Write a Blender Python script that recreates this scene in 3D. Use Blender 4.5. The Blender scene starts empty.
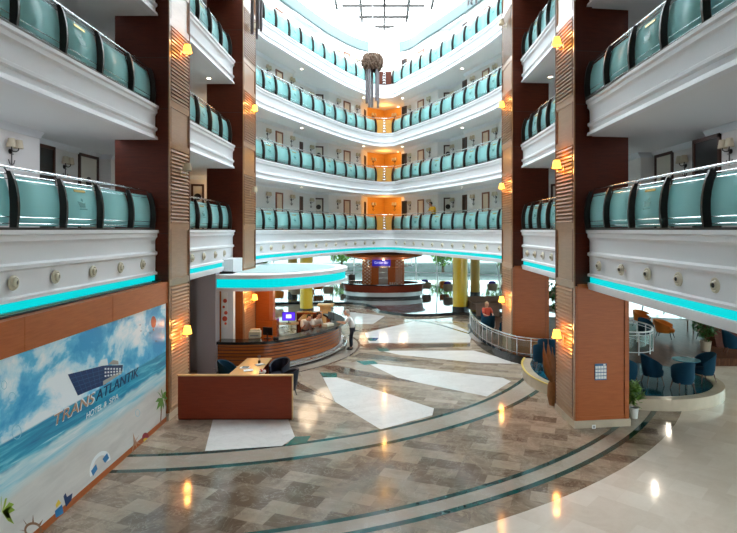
import bpy, bmesh, math, random
from mathutils import Vector, Matrix
from mathutils.geometry import tessellate_polygon
random.seed(7)
S = bpy.context.scene
COL = S.collection
PI = math.pi

# ---------------------------------------------------------------- camera, world, light, exposure
H = 5.2; F = 550.0; U0 = 380.0; V0 = 230.0
cam_d = bpy.data.cameras.new('camera'); cam = bpy.data.objects.new('camera', cam_d); COL.objects.link(cam)
cam.location = (0, 0, H); cam.rotation_euler = (PI/2, 0, 0)
cam_d.sensor_fit = 'HORIZONTAL'; cam_d.sensor_width = 36; cam_d.lens = F/737*36
cam_d.shift_x = -(U0-368.5)/737; cam_d.shift_y = -(266.5-V0)/737
cam_d.clip_start = 0.05; cam_d.clip_end = 500
S.camera = cam
wd = bpy.data.worlds.new('sky'); S.world = wd; wd.use_nodes = True
wd.node_tree.nodes['Background'].inputs[0].default_value = (0.87, 0.955, 1.0, 1)
wd.node_tree.nodes['Background'].inputs[1].default_value = 9.3
S.view_settings.view_transform = 'Standard'; S.view_settings.look = 'None'
S.view_settings.gamma = 1; S.view_settings.use_curve_mapping = False
S.view_settings.exposure = 0.17
def point_light(loc, power, color, size=0.06, name='lamp_light'):
    d = bpy.data.lights.new(name, 'POINT'); d.energy = power; d.color = color; d.shadow_soft_size = size
    o = bpy.data.objects.new(name, d); o.location = loc; COL.objects.link(o); return o
def area_light(loc, rot, sx, sy, power, color, name='gallery_fill_light'):  # rectangular fill light, added without any lamp fixture
    d = bpy.data.lights.new(name, 'AREA'); d.shape = 'RECTANGLE'; d.size = sx; d.size_y = sy; d.energy = power; d.color = color
    o = bpy.data.objects.new(name, d); o.location = loc; o.rotation_euler = rot; COL.objects.link(o); return o

# ---------------------------------------------------------------- geometry helpers
def G(px, py, z=0.0):                       # a point on the level z seen at this place of the photograph
    Y = F*(H-z)/(py-V0); return Vector(((px-U0)/F*Y, Y, z))

class MB:
    def __init__(s): s.bm = bmesh.new(); s.smooth = False
    def vf(s, vs, fs, M=None):
        bv = [s.bm.verts.new((M @ Vector(v)) if M else Vector(v)) for v in vs]
        for f in fs:
            try: s.bm.faces.new([bv[i] for i in f])
            except ValueError: pass
        return s
    def box(s, c, d, rz=0, M=None):
        x, y, z = d[0]/2, d[1]/2, d[2]/2
        vs = [(a*x, b*y, e*z) for e in (-1, 1) for b in (-1, 1) for a in (-1, 1)]
        T = Matrix.Translation(Vector(c)) @ Matrix.Rotation(rz, 4, 'Z')
        if M: T = M @ T
        return s.vf(vs, [(0,2,3,1),(4,5,7,6),(0,1,5,4),(2,6,7,3),(0,4,6,2),(1,3,7,5)], T)
    def span(s, a, b):                      # box from corner a to corner b
        return s.box([(a[i]+b[i])/2 for i in range(3)], [abs(b[i]-a[i]) for i in range(3)])
    def prism(s, pts, z0, z1):
        n = len(pts)
        A = [s.bm.verts.new((p[0], p[1], z0)) for p in pts]; B = [s.bm.verts.new((p[0], p[1], z1)) for p in pts]
        s.fill(A, pts); s.fill(B, pts)
        for i in range(n): s.bm.faces.new([A[i], A[(i+1)%n], B[(i+1)%n], B[i]])
        return s
    def fill(s, V, pts):                    # cap a concave outline
        for t in tessellate_polygon([[Vector((p[0], p[1], 0)) for p in pts]]):
            try: s.bm.faces.new([V[i] for i in t])
            except ValueError: pass
    def lathe(s, prof, c=(0,0,0), n=20, a0=0, a1=2*PI, sx=1, sy=1, M=None):
        full = abs(a1-a0-2*PI) < 1e-6; m = n if full else n+1
        rows = []
        T = M if M else Matrix.Identity(4)
        for r, z in prof:
            rows.append([s.bm.verts.new(T @ Vector((c[0]+r*sx*math.cos(a0+(a1-a0)*i/n), c[1]+r*sy*math.sin(a0+(a1-a0)*i/n), c[2]+z))) for i in range(m)])
        for j in range(len(rows)-1):
            for i in range(n):
                k = (i+1) % m
                if not full and i+1 >= m: continue
                try: s.bm.faces.new([rows[j][i], rows[j][k], rows[j+1][k], rows[j+1][i]])
                except ValueError: pass
        return s
    def cyl(s, a, b, r, r2=None, n=10):
        a = Vector(a); b = Vector(b); d = b-a; L = d.length
        if L < 1e-6: return s
        T = Matrix.Translation(a) @ d.to_track_quat('Z', 'Y').to_matrix().to_4x4()
        r2 = r if r2 is None else r2
        return s.lathe([(1e-4, 0), (r, 0), (r2, L), (1e-4, L)], n=n, M=T)
    def tube(s, pts, r, n=8):
        pts = [Vector(p) for p in pts]; rows = []
        for i, p in enumerate(pts):
            t = (pts[min(i+1, len(pts)-1)]-pts[max(i-1, 0)]).normalized()
            q = t.to_track_quat('Z', 'Y'); 
            u = Vector((0,0,1)).cross(t)
            if u.length < 1e-3: u = Vector((1,0,0))
            u.normalize(); w = t.cross(u)
            rr = r[i] if isinstance(r, (list, tuple)) else r
            rows.append([s.bm.verts.new(p + (u*math.cos(2*PI*k/n)+w*math.sin(2*PI*k/n))*rr) for k in range(n)])
        for a, b in zip(rows, rows[1:]):
            for k in range(n): s.bm.faces.new([a[k], a[(k+1)%n], b[(k+1)%n], b[k]])
        s.bm.faces.new(rows[0][::-1]); s.bm.faces.new(rows[-1]); return s
    def sphere(s, c, r, n=14, sc=(1,1,1), M=None):
        T = Matrix.Translation(Vector(c)) @ Matrix.Diagonal((sc[0], sc[1], sc[2], 1))
        if M: T = M @ T
        bmesh.ops.create_uvsphere(s.bm, u_segments=n, v_segments=max(6, n*2//3), radius=r, matrix=T); return s
    def sweep(s, prof, path, z, closed=False, cap=True):   # prof (offset to the atrium, z) along a plan path
        N = norms(path); rows = []
        for p, nn in zip(path, N):
            rows.append([s.bm.verts.new((p[0]+nn[0]*o, p[1]+nn[1]*o, z+dz)) for o, dz in prof])
        m = len(prof)
        for a, b in zip(rows, rows[1:]):
            for k in range(m if closed else m-1):
                s.bm.faces.new([a[k], b[k], b[(k+1)%m], a[(k+1)%m]])
        if cap and m > 2:
            s.fill(rows[0], prof); s.fill(rows[-1], prof)
        return s
    def build(s, name, mat, parent=None, smooth=False, bevel=0, loc=None):
        bmesh.ops.recalc_face_normals(s.bm, faces=s.bm.faces)
        me = bpy.data.meshes.new(name); s.bm.to_mesh(me); s.bm.free()
        me.materials.append(mat)
        if smooth:
            for p in me.polygons: p.use_smooth = True
            try: me.set_sharp_from_angle(angle=math.radians(40))
            except Exception: pass
        o = bpy.data.objects.new(name, me); COL.objects.link(o)
        if parent: o.parent = parent
        if loc: o.location = loc
        if bevel:
            b = o.modifiers.new('bevel', 'BEVEL'); b.width = bevel; b.segments = 2; b.limit_method = 'ANGLE'
        return o
def norms(path):
    out = []
    for i in range(len(path)):
        a = path[max(i-1, 0)]; b = path[min(i+1, len(path)-1)]
        dx, dy = b[0]-a[0], b[1]-a[1]; L = math.hypot(dx, dy) or 1
        out.append((dy/L, -dx/L))
    return out
def offset(path, d): return [(p[0]+n[0]*d, p[1]+n[1]*d) for p, n in zip(path, norms(path))]
def catmull(P, k=4, closed=False):
    out = []; n = len(P)
    for i in range(n if closed else n-1):
        g = lambda j: P[j % n] if closed else P[max(0, min(n-1, j))]
        p0, p1, p2, p3 = g(i-1), g(i), g(i+1), g(i+2)
        for t in range(k):
            t /= k
            out.append(tuple(0.5*((2*p1[c])+(-p0[c]+p2[c])*t+(2*p0[c]-5*p1[c]+4*p2[c]-p3[c])*t*t+(-p0[c]+3*p1[c]-3*p2[c]+p3[c])*t**3) for c in range(len(p1))))
    if not closed: out.append(tuple(P[-1]))
    return out
def resample(path, d):
    L = [0]
    for a, b in zip(path, path[1:]): L.append(L[-1]+math.dist(a[:2], b[:2]))
    n = max(1, round(L[-1]/d)); out = []
    for i in range(n+1):
        t = L[-1]*i/n; j = 0
        while j < len(L)-2 and L[j+1] < t: j += 1
        u = (t-L[j])/max(1e-9, L[j+1]-L[j]); a, b = path[j], path[j+1]
        out.append((a[0]+(b[0]-a[0])*u, a[1]+(b[1]-a[1])*u))
    return out
def tag(o, label=None, cat=None, group=None, kind=None):
    if label: o['label'] = label
    if cat: o['category'] = cat
    if group: o['group'] = group
    if kind: o['kind'] = kind
    return o
def struct(o, label=None): o['kind'] = 'structure'; return o
def empty(name, loc=(0,0,0), rz=0, label=None, cat=None, group=None):
    o = bpy.data.objects.new(name, None); COL.objects.link(o); o.location = loc; o.rotation_euler = (0,0,rz)
    o.empty_display_size = 0.1
    return tag(o, label, cat, group)
def dup(root, loc, rz=0, label=None, group=None, scale=None):
    r = root.copy(); COL.objects.link(r); r.location = loc; r.rotation_euler = (0,0,rz)
    if label: r['label'] = label
    if group: r['group'] = group
    if scale: r.scale = scale
    for ch in list(root.children):
        c = ch.copy(); COL.objects.link(c); c.parent = r
        for g in list(ch.children):
            d = g.copy(); COL.objects.link(d); d.parent = c
    return r

# ---------------------------------------------------------------- materials
def new_mat(name):
    m = bpy.data.materials.new(name); m.use_nodes = True
    return m, m.node_tree.nodes, m.node_tree.links, m.node_tree.nodes['Principled BSDF']
def plain(name, col, rough=0.5, metal=0, spec=0.5, emit=None, es=0, coat=0, noise=0, nscale=8):
    m, N, L, b = new_mat(name)
    b.inputs['Base Color'].default_value = (*col, 1); b.inputs['Roughness'].default_value = rough
    b.inputs['Metallic'].default_value = metal; b.inputs['Specular IOR Level'].default_value = spec
    b.inputs['Coat Weight'].default_value = coat; b.inputs['Coat Roughness'].default_value = 0.08
    if emit: b.inputs['Emission Color'].default_value = (*emit, 1); b.inputs['Emission Strength'].default_value = es
    if noise:
        t = N.new('ShaderNodeTexNoise'); t.inputs['Scale'].default_value = nscale; t.inputs['Detail'].default_value = 5
        g = N.new('ShaderNodeNewGeometry'); L.new(g.outputs['Position'], t.inputs['Vector'])
        x = N.new('ShaderNodeMix'); x.data_type = 'RGBA'
        x.inputs['A'].default_value = (*[c*(1-noise) for c in col], 1); x.inputs['B'].default_value = (*[min(1, c*(1+noise)) for c in col], 1)
        L.new(t.outputs['Fac'], x.inputs['Factor']); L.new(x.outputs['Result'], b.inputs['Base Color'])
    return m
def wood(name, dark, light, rough=0.3, sc=(1.2, 1.2, 14), coat=0.3, spec=0.5):
    m, N, L, b = new_mat(name)
    g = N.new('ShaderNodeNewGeometry'); mp = N.new('ShaderNodeMapping'); mp.inputs['Scale'].default_value = sc
    t = N.new('ShaderNodeTexNoise'); t.inputs['Scale'].default_value = 2.2; t.inputs['Detail'].default_value = 8; t.inputs['Roughness'].default_value = 0.65
    r = N.new('ShaderNodeValToRGB'); r.color_ramp.elements[0].position = 0.3; r.color_ramp.elements[1].position = 0.7
    r.color_ramp.elements[0].color = (*dark, 1); r.color_ramp.elements[1].color = (*light, 1)
    L.new(g.outputs['Position'], mp.inputs['Vector']); L.new(mp.outputs[0], t.inputs['Vector']); L.new(t.outputs['Fac'], r.inputs[0]); L.new(r.outputs[0], b.inputs['Base Color'])
    b.inputs['Roughness'].default_value = rough; b.inputs['Coat Weight'].default_value = coat; b.inputs['Coat Roughness'].default_value = 0.12
    b.inputs['Specular IOR Level'].default_value = spec
    return m
def marble(name, c1, c2, vein, rot=0.5, tw=0.62, th=0.42, rough=0.09, vs=1.6, contrast=0.35):
    m, N, L, b = new_mat(name)
    g = N.new('ShaderNodeNewGeometry'); mp = N.new('ShaderNodeMapping'); mp.inputs['Rotation'].default_value = (0, 0, rot)
    br = N.new('ShaderNodeTexBrick'); br.inputs['Color1'].default_value = (0,0,0,1); br.inputs['Color2'].default_value = (1,1,1,1)
    br.inputs['Mortar'].default_value = (0.45,0.45,0.45,1); br.inputs['Scale'].default_value = 1; br.inputs['Mortar Size'].default_value = 0.004
    br.inputs['Brick Width'].default_value = tw; br.inputs['Row Height'].default_value = th; br.offset = 0.5
    L.new(g.outputs['Position'], mp.inputs['Vector']); L.new(mp.outputs[0], br.inputs['Vector'])
    n1 = N.new('ShaderNodeTexNoise'); n1.inputs['Scale'].default_value = vs; n1.inputs['Detail'].default_value = 9; n1.inputs['Roughness'].default_value = 0.7; n1.inputs['Distortion'].default_value = 1.6
    L.new(g.outputs['Position'], n1.inputs['Vector'])
    ad = N.new('ShaderNodeMath'); ad.operation = 'MULTIPLY_ADD'; L.new(br.outputs['Color'], ad.inputs[0]); ad.inputs[1].default_value = 0.5
    L.new(n1.outputs['Fac'], ad.inputs[2])
    mr = N.new('ShaderNodeMapRange'); mr.inputs['From Min'].default_value = 0.75-contrast; mr.inputs['From Max'].default_value = 0.75+contrast
    L.new(ad.outputs[0], mr.inputs['Value'])
    x = N.new('ShaderNodeMix'); x.data_type = 'RGBA'; x.inputs['A'].default_value = (*c1, 1); x.inputs['B'].default_value = (*c2, 1); L.new(mr.outputs[0], x.inputs['Factor'])
    n2 = N.new('ShaderNodeTexNoise'); n2.inputs['Scale'].default_value = 1.3; n2.inputs['Detail'].default_value = 10; n2.inputs['Distortion'].default_value = 2.5; n2.inputs['Roughness'].default_value = 0.6
    L.new(g.outputs['Position'], n2.inputs['Vector'])
    r = N.new('ShaderNodeValToRGB'); e = r.color_ramp.elements; e[0].position = 0.485; e[0].color = (0,0,0,1); e[1].position = 0.5; e[1].color = (1,1,1,1)
    q = r.color_ramp.elements.new(0.515); q.color = (0,0,0,1)
    L.new(n2.outputs['Fac'], r.inputs[0])
    hf = N.new('ShaderNodeMath'); hf.operation = 'MULTIPLY'; hf.inputs[1].default_value = 0.5; L.new(r.outputs[0], hf.inputs[0])
    x2 = N.new('ShaderNodeMix'); x2.data_type = 'RGBA'; L.new(hf.outputs[0], x2.inputs['Factor']); L.new(x.outputs['Result'], x2.inputs['A']); x2.inputs['B'].default_value = (*vein, 1)
    L.new(x2.outputs['Result'], b.inputs['Base Color']); b.inputs['Roughness'].default_value = rough; b.inputs['Specular IOR Level'].default_value = 0.6
    return m
M = {}
M['cherry'] = wood('cherry_wood', (0.065, 0.010, 0.003), (0.11, 0.019, 0.005), 0.5, coat=0, spec=.25)  # on the pillars a shaded copy of the wood, shade in the colour
M['panelwood'] = wood('panel_wood', (0.35, 0.083, 0.016), (0.45, 0.12, 0.027), 0.4, coat=0, spec=.3)  # on pillar fronts a lit copy of the cherry, light in the colour
M['redwood'] = wood('red_wood', (0.21, 0.026, 0.009), (0.27, 0.04, 0.014), 0.4, coat=.05, spec=.3)
M['counterwood'] = wood('counter_wood', (0.36, 0.085, 0.018), (0.55, 0.17, 0.04), 0.22, sc=(0.6,0.6,10))
M['beech'] = wood('beech_wood', (0.30, 0.14, 0.058), (0.39, 0.20, 0.09), 0.33)
M['deskwood'] = wood('desk_wood', (0.6, 0.33, 0.12), (0.7, 0.42, 0.18), 0.3)
M['ochre'] = wood('ochre_wood', (0.6, 0.28, 0.04), (0.72, 0.36, 0.07), 0.35)
M['white'] = plain('white_plaster', (0.80, 0.81, 0.84), 0.55)
M['wallpaint'] = plain('wall_paint', (0.80, 0.77, 0.75), 0.7)
M['ceil'] = plain('ceiling_paint', (0.78, 0.78, 0.78), 0.7)
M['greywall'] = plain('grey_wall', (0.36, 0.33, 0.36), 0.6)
M['led'] = plain('cyan_light_strip', (0.0, 0.15, 0.15), 0.6, spec=.1, emit=(0.0, 0.62, 0.66), es=.9)
M['dark'] = plain('dark_bronze', (0.035, 0.028, 0.026), 0.35, metal=0.4)
M['black'] = plain('black', (0.012, 0.012, 0.014), 0.35)
M['blackstone'] = plain('black_granite', (0.016, 0.02, 0.024), 0.12, noise=0.5, nscale=30)
M['steel'] = plain('polished_steel', (0.78, 0.78, 0.80), 0.18, metal=1)
M['brass'] = plain('brass', (0.62, 0.5, 0.32), 0.3, metal=0.8)
M['cream'] = plain('cream_plastic', (0.68, 0.63, 0.5), 0.4)
M['shade'] = plain('lampshade_fabric', (0.6, 0.52, 0.38), 0.8)
M['shade_on'] = plain('lit_lampshade', (0.9, 0.5, 0.1), 0.8, emit=(1.0, 0.52, 0.06), es=3.2)
M['bulb'] = plain('lit_downlight', (1, 0.9, 0.7), 0.5, emit=(1.0, 0.82, 0.55), es=26)
M['doorleaf'] = plain('door_leaf', (0.78, 0.6, 0.44), 0.5)
M['doorwhite'] = plain('pale_door_leaf', (0.72, 0.68, 0.60), 0.5)
M['doorframe'] = plain('dark_door_frame', (0.06, 0.022, 0.014), 0.35)
M['redframe'] = plain('reddish_door_frame', (0.24, 0.07, 0.03), 0.35)
M['yellow'] = plain('yellow_paint', (0.78, 0.52, 0.015), 0.3, coat=0.4)
M['gold'] = plain('gold_plate', (0.55, 0.4, 0.12), 0.35, metal=0.5)
M['teallogo'] = plain('etched_mark', (0.12, 0.33, 0.32), 0.5)
M['blue'] = plain('blue_velvet', (0.003, 0.036, 0.07), 0.85, spec=.2)
M['navy'] = plain('navy_leather', (0.005, 0.007, 0.02), 0.5, spec=.3)
M['orange'] = plain('orange_velvet', (0.62, 0.17, 0.01), 0.75)
M['beige'] = plain('beige_fabric', (0.38, 0.30, 0.22), 0.8)
M['brownfab'] = plain('brown_fabric', (0.20, 0.13, 0.10), 0.8)
M['purple'] = plain('purple_fabric', (0.04, 0.015, 0.3), 0.7)
M['glasstop'] = plain('pale_glass_top', (0.5, 0.62, 0.64), 0.08, spec=0.8)
M['bluetop'] = plain('blue_glass_top', (0.05, 0.22, 0.30), 0.08, spec=0.8)
M['leaf'] = plain('green_leaf', (0.03, 0.12, 0.02), 0.5, noise=0.5, nscale=4)
M['leaf2'] = plain('pale_green_leaf', (0.15, 0.28, 0.04), 0.5, noise=0.5, nscale=9)
M['dryleaf'] = plain('dry_brown_leaf', (0.28, 0.12, 0.04), 0.7, noise=0.4)
M['pot'] = plain('pale_pot', (0.5, 0.4, 0.3), 0.5)
M['whitepot'] = plain('white_pot', (0.75, 0.75, 0.72), 0.4)
M['trunk'] = plain('bark', (0.12, 0.07, 0.04), 0.8)
M['goldtrim'] = plain('gold_edge', (0.72, 0.55, 0.12), 0.35)
M['stone'] = plain('beige_stone', (0.55, 0.45, 0.34), 0.2, noise=0.2, nscale=3)
M['paper'] = plain('white_paper', (0.85, 0.85, 0.85), 0.6)
M['signblue'] = plain('blue_sign', (0.01, 0.01, 0.26), 0.4, emit=(0.01, 0.01, 0.4), es=0.5)
M['signtext'] = plain('sign_lettering', (0.45, 0.5, 0.9), 0.4, emit=(0.4, 0.5, 1.0), es=0.5)
M['screen'] = plain('blue_screen', (0.05, 0.02, 0.4), 0.3, emit=(0.10, 0.03, 0.9), es=1.0)
M['screenwhite'] = plain('screen_logo', (0.8, 0.8, 1), 0.3, emit=(0.8, 0.85, 1), es=1.2)
M['skin'] = plain('skin', (0.62, 0.33, 0.22), 0.5)
M['shirtwhite'] = plain('white_shirt', (0.82, 0.80, 0.80), 0.7)
M['shirtred'] = plain('red_top', (0.6, 0.08, 0.04), 0.7)
M['shirtyellow'] = plain('yellow_shirt', (0.75, 0.42, 0.01), 0.7)
M['trouser'] = plain('dark_trousers', (0.012, 0.014, 0.03), 0.7)
M['hairdark'] = plain('dark_hair', (0.015, 0.01, 0.008), 0.6)
M['hairgrey'] = plain('grey_hair', (0.5, 0.47, 0.45), 0.6)
M['hairblond'] = plain('fair_hair', (0.5, 0.32, 0.16), 0.6)
M['shoe'] = plain('black_shoe', (0.01, 0.01, 0.01), 0.4)
M['lawn'] = plain('lawn', (0.22, 0.42, 0.2), 0.9, noise=0.3, nscale=0.4)
M['paving'] = plain('outdoor_paving', (0.36, 0.39, 0.38), 0.9, spec=.1)
M['pool'] = plain('pool_water', (0.05, 0.45, 0.5), 0.4, spec=.1)
M['brushed'] = plain('brushed_steel_band', (0.68, 0.68, 0.70), 0.3, metal=.3)
M['grey'] = plain('mid_grey', (0.3, 0.3, 0.31), 0.5)
M['bristle'] = plain('brown_bead_cluster', (0.15, 0.09, 0.06), 0.8, noise=0.5, nscale=25)
M['rod'] = plain('grey_metal_tube', (0.2, 0.18, 0.19), 0.4, metal=0.3)
M['exitgreen'] = plain('green_exit_sign', (0.02, 0.4, 0.12), 0.4, emit=(0.02, 0.8, 0.25), es=0.7)
# frosted glass
def frosted():
    m, N, L, b = new_mat('frosted_teal_glass'); out = N['Material Output']
    b.inputs['Base Color'].default_value = (0.44, 0.73, 0.73, 1); b.inputs['Roughness'].default_value = 0.3; b.inputs['Specular IOR Level'].default_value = 0.35
    tl = N.new('ShaderNodeBsdfTranslucent'); tl.inputs[0].default_value = (0.6, 0.96, 0.98, 1)
    tr = N.new('ShaderNodeBsdfTransparent'); tr.inputs[0].default_value = (0.5, 0.85, 0.8, 1)
    a = N.new('ShaderNodeMixShader'); a.inputs[0].default_value = 0.4; L.new(b.outputs[0], a.inputs[1]); L.new(tl.outputs[0], a.inputs[2])
    c = N.new('ShaderNodeMixShader'); c.inputs[0].default_value = 0.15; L.new(a.outputs[0], c.inputs[1]); L.new(tr.outputs[0], c.inputs[2])
    L.new(c.outputs[0], out.inputs['Surface']); return m
M['frost'] = frosted()
def pane(name, tint, gl=0.07):
    m, N, L, b = new_mat(name); out = N['Material Output']
    tr = N.new('ShaderNodeBsdfTransparent'); tr.inputs[0].default_value = (*tint, 1)
    gg = N.new('ShaderNodeBsdfGlossy'); gg.inputs['Roughness'].default_value = 0.02
    c = N.new('ShaderNodeMixShader'); c.inputs[0].default_value = gl; L.new(tr.outputs[0], c.inputs[1]); L.new(gg.outputs[0], c.inputs[2])
    L.new(c.outputs[0], out.inputs['Surface']); return m
M['pane'] = pane('window_glass', (0.33, 0.44, 0.43))
M['clear'] = pane('clear_glass', (0.96, 0.98, 0.98), 0.04)
# marbles
M['m_light'] = marble('pale_beige_marble', (0.70, 0.585, 0.49), (0.82, 0.72, 0.63), (0.76, 0.66, 0.56), rot=0.75, tw=0.6, th=0.6, contrast=0.3)
M['m_brown'] = marble('brown_marble', (0.15, 0.10, 0.067), (0.38, 0.29, 0.215), (0.5, 0.41, 0.32), rot=0.35, contrast=0.23)
M['m_hall'] = marble('taupe_marble', (0.22, 0.165, 0.12), (0.45, 0.37, 0.29), (0.55, 0.46, 0.38), rot=0.35, tw=1.0, th=0.3, contrast=0.25)
M['m_tan'] = marble('tan_marble', (0.33, 0.27, 0.22), (0.43, 0.37, 0.31), (0.5, 0.45, 0.4), rot=0.2, contrast=0.5)
M['m_white'] = marble('white_marble', (0.68, 0.66, 0.64), (0.82, 0.81, 0.79), (0.55, 0.54, 0.53), rot=-0.4, tw=0.9, th=0.3, contrast=0.5)
M['m_dark'] = marble('dark_brown_marble', (0.10, 0.072, 0.052), (0.17, 0.125, 0.095), (0.3, 0.25, 0.2), rot=0.3, contrast=0.5)
M['m_teal'] = plain('dark_teal_marble', (0.008, 0.065, 0.062), 0.08, noise=0.5, nscale=4)
M['m_greencube'] = plain('green_marble', (0.02, 0.15, 0.13), 0.08, noise=0.4, nscale=5)
M['m_dais'] = marble('polished_dark_marble', (0.07, 0.075, 0.085), (0.15, 0.15, 0.16), (0.25, 0.25, 0.26), rot=0.1, rough=0.05, contrast=0.5)
M['m_bluefloor'] = plain('polished_blue_floor', (0.006, 0.07, 0.11), 0.10, spec=0.15, noise=0.3, nscale=3)
M['m_woodfloor'] = wood('brown_lounge_floor', (0.055, 0.022, 0.014), (0.14, 0.06, 0.035), 0.35, sc=(6, 1, 1), coat=0, spec=.02)
M['carpet'] = plain('gallery_floor', (0.3, 0.2, 0.14), 0.8)

# ---------------------------------------------------------------- storeys and plan of the atrium
L1, FH = 5.2, 3.38
LV = [L1+FH*i for i in range(4)]; ROOF = L1+4*FH
FN = ['first-floor', 'second-floor', 'third-floor', 'top-floor']
PA_L = [(-6.15, -3.5), (-6.15, 2), (-6.15, 6), (-6.15, 10), (-6.12, 13), (-6.1, 15.0)]
PB_L = [(-5.92, 16.5), (-5.9, 18.5), (-5.88, 20.3), (-5.86, 22.0)]
WL = [(-5.6,26.6),(-5.2,27.7),(-4.75,29.0),(-4.3,30.2),(-3.8,31.5),(-3.28,32.8),(-2.74,34.1),(-2.15,35.4),(-1.55,36.5),(-0.95,37.5),(-0.25,38.35)]
WR = [(0.85,38.35),(1.43,37.2),(1.97,36.0),(2.5,34.9),(3.05,33.7),(3.58,32.5),(4.08,31.2),(4.55,29.9),(4.98,28.6),(5.36,27.4),(5.62,26.3)]
PC = catmull([(-5.85,23.8),(-5.82,25.4)]+WL[:-1]+[(-0.42,38.15),(0,38.45),(0.3,38.52),(0.6,38.45),(1.02,38.15)]+WR[1:]+[(5.82,25.2),(5.85,23.6)], 3)
PB_R = [(5.64, 21.8), (5.62, 19.8), (5.58, 17.8), (5.52, 15.9)]
PA_R = [(5.46, 14.4), (5.40, 12), (5.34, 9), (5.34, 5), (5.34, 1), (5.34, -3.5)]

# ground floor
struct(MB().box((4, 24, -0.15), (48, 66, 0.3)).build('floor', M['m_light']))
C0 = (-6.3, 25.7)
def arc(r, a0=-100, a1=60, n=64): return [(C0[0]+r*math.cos(math.radians(a0+(a1-a0)*i/n)), C0[1]+r*math.sin(math.radians(a0+(a1-a0)*i/n))) for i in range(n+1)]
zc = [0.0]
def inlay(pts, mat, z, name='floor'):
    return struct(MB().prism(pts, 0.0005, z).build(name, M[mat]))
def strip(P, Q, mat, z):                    # a band of inlay between two plan curves
    m = MB(); a = [m.bm.verts.new((p[0],p[1],z)) for p in P]; b = [m.bm.verts.new((p[0],p[1],z)) for p in Q]
    for i in range(len(a)-1): m.bm.faces.new([b[i], a[i], a[i+1], b[i+1]])
    return struct(m.build('floor', M[mat]))
def disc(r, mat, z, a1=60): strip(arc(r, -100, a1), arc(.4, -100, a1), mat, z)
disc(17.95, 'm_brown', 0.002)
def ring(r0, r1, mat, z, a0=-100, a1=20): strip(arc(r1, a0, a1), arc(r0, a0, a1), mat, z)
ring(16.82, 17.27, 'm_tan', 0.003)
ring(16.74, 16.87, 'm_teal', 0.004); ring(17.22, 17.36, 'm_teal', 0.004)
ring(13.0, 13.92, 'm_tan', 0.003)
disc(13.05, 'm_hall', 0.0035, 75)
ring(12.98, 13.12, 'm_teal', 0.0045, -100, 30); ring(13.8, 13.96, 'm_teal', 0.0045, -100, 30)
def gp(l): return [tuple(G(*p)[:2]) for p in l]
rnd = {'m_white': 0.0055, 'm_tan': 0.005, 'm_dark': 0.006, 'm_greencube': 0.0065}
for mat, l in [
    ('m_white', [(369,364),(377.5,364),(503,378),(511,381.5),(487,396.5),(400,379)]),
    ('m_white', [(323,377.5),(337,377.5),(434,408.5),(433.5,415),(380.5,429.5),(335.4,402)]),
    ('m_white', [(377.6,350),(390.5,350.8),(473.5,350.6),(523,364),(480,363),(400,355)]),
    ('m_white', [(365,333),(413,321.6),(453.6,324.4),(472,333),(470,342.5),(369,343)]),
    ('m_white', [(350,312),(385,316),(373,324),(350,324)]),
    ('m_white', [(213,419.5),(288,419.5),(295,437),(282,446),(205,451)]),
    ('m_tan', [(299,371.5),(319,371),(335.4,402),(303,380)]),
    ('m_tan', [(334.5,364.6),(369,360),(407.7,379)]),
    ('m_dark', [(294,380),(335.4,402),(294,388)]),
    ('m_dark', [(317,366),(337.4,366),(407.7,380),(419,383),(345,374.5)]),
    ('m_dark', [(352,357),(360,352.5),(420,360.5),(400,362)]),
    ('m_dark', [(353,344.5),(470,343.6),(470,346.5),(372,349.5)]),
    ('m_dark', [(434,408.5),(458,409),(432,417)]),
    ('m_dark', [(350,331),(400,325),(364,332)]),
    ('m_greencube', [(319.3,372.6),(336.8,373.2),(336.8,377.5),(323,377.5)]),
    ('m_greencube', [(356,361),(374,361),(378,364),(364,365)]),
    ('m_greencube', [(374.7,347.4),(385,347.6),(390,351),(380,351.5)]),
    ('m_greencube', [(366,338),(379,338),(376,341),(369,341)]),
    ('m_greencube', [(294.5,437),(311,436),(306,443),(285,446)]),
    ('m_teal', [(406,318),(440,324.5),(470,333.5),(470,334.6),(440,325.4),(406,318.7)]),
]:
    inlay(gp(l), mat, rnd.get(mat, 0.0065))

# slabs
def slab(z0, z1, big, name, mat):
    X = 21 if big else 10.5; Yb = 54 if big else 45
    off = lambda P: offset(P, -0.12)
    L = off(PA_L)+off(PB_L); R = off(PB_R)+off(PA_R); C = off(PC)
    a = MB().prism([(-X if not big else -11, -3.5)]+L+[(-5.97, 23.8), (-X if not big else -11, 23.8)], z0, z1)
    a.prism([(X, 23.6), (5.97, 23.6)]+R+[(X, -3.5)], z0, z1)
    a.prism([(-X, 23.8)]+C+[(X, 23.6), (X, Yb), (-X, Yb)], z0, z1)
    return struct(a.build(name, mat))
up = [(-.12,0),(.07,0),(.07,-.07),(.03,-.10),(.03,-.19),(-.01,-.23),(-.03,-.28),(-.03,-.56),(.03,-.6),(.03,-.66),(-.02,-.7),(-.02,-.8),(.03,-.84),(.05,-.92),(-.12,-.92)]
lo = up[:11]+[(-.03,-1.12),(.03,-1.15),(.03,-1.21),(-.12,-1.21)]
lip = [(-.12,-1.37),(.02,-1.37),(.03,-1.42),(.0,-1.55),(-.12,-1.55)]
PATHS = [('left', PA_L), ('left', PB_L), ('back', PC), ('right', PB_R), ('right', PA_R)]
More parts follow.
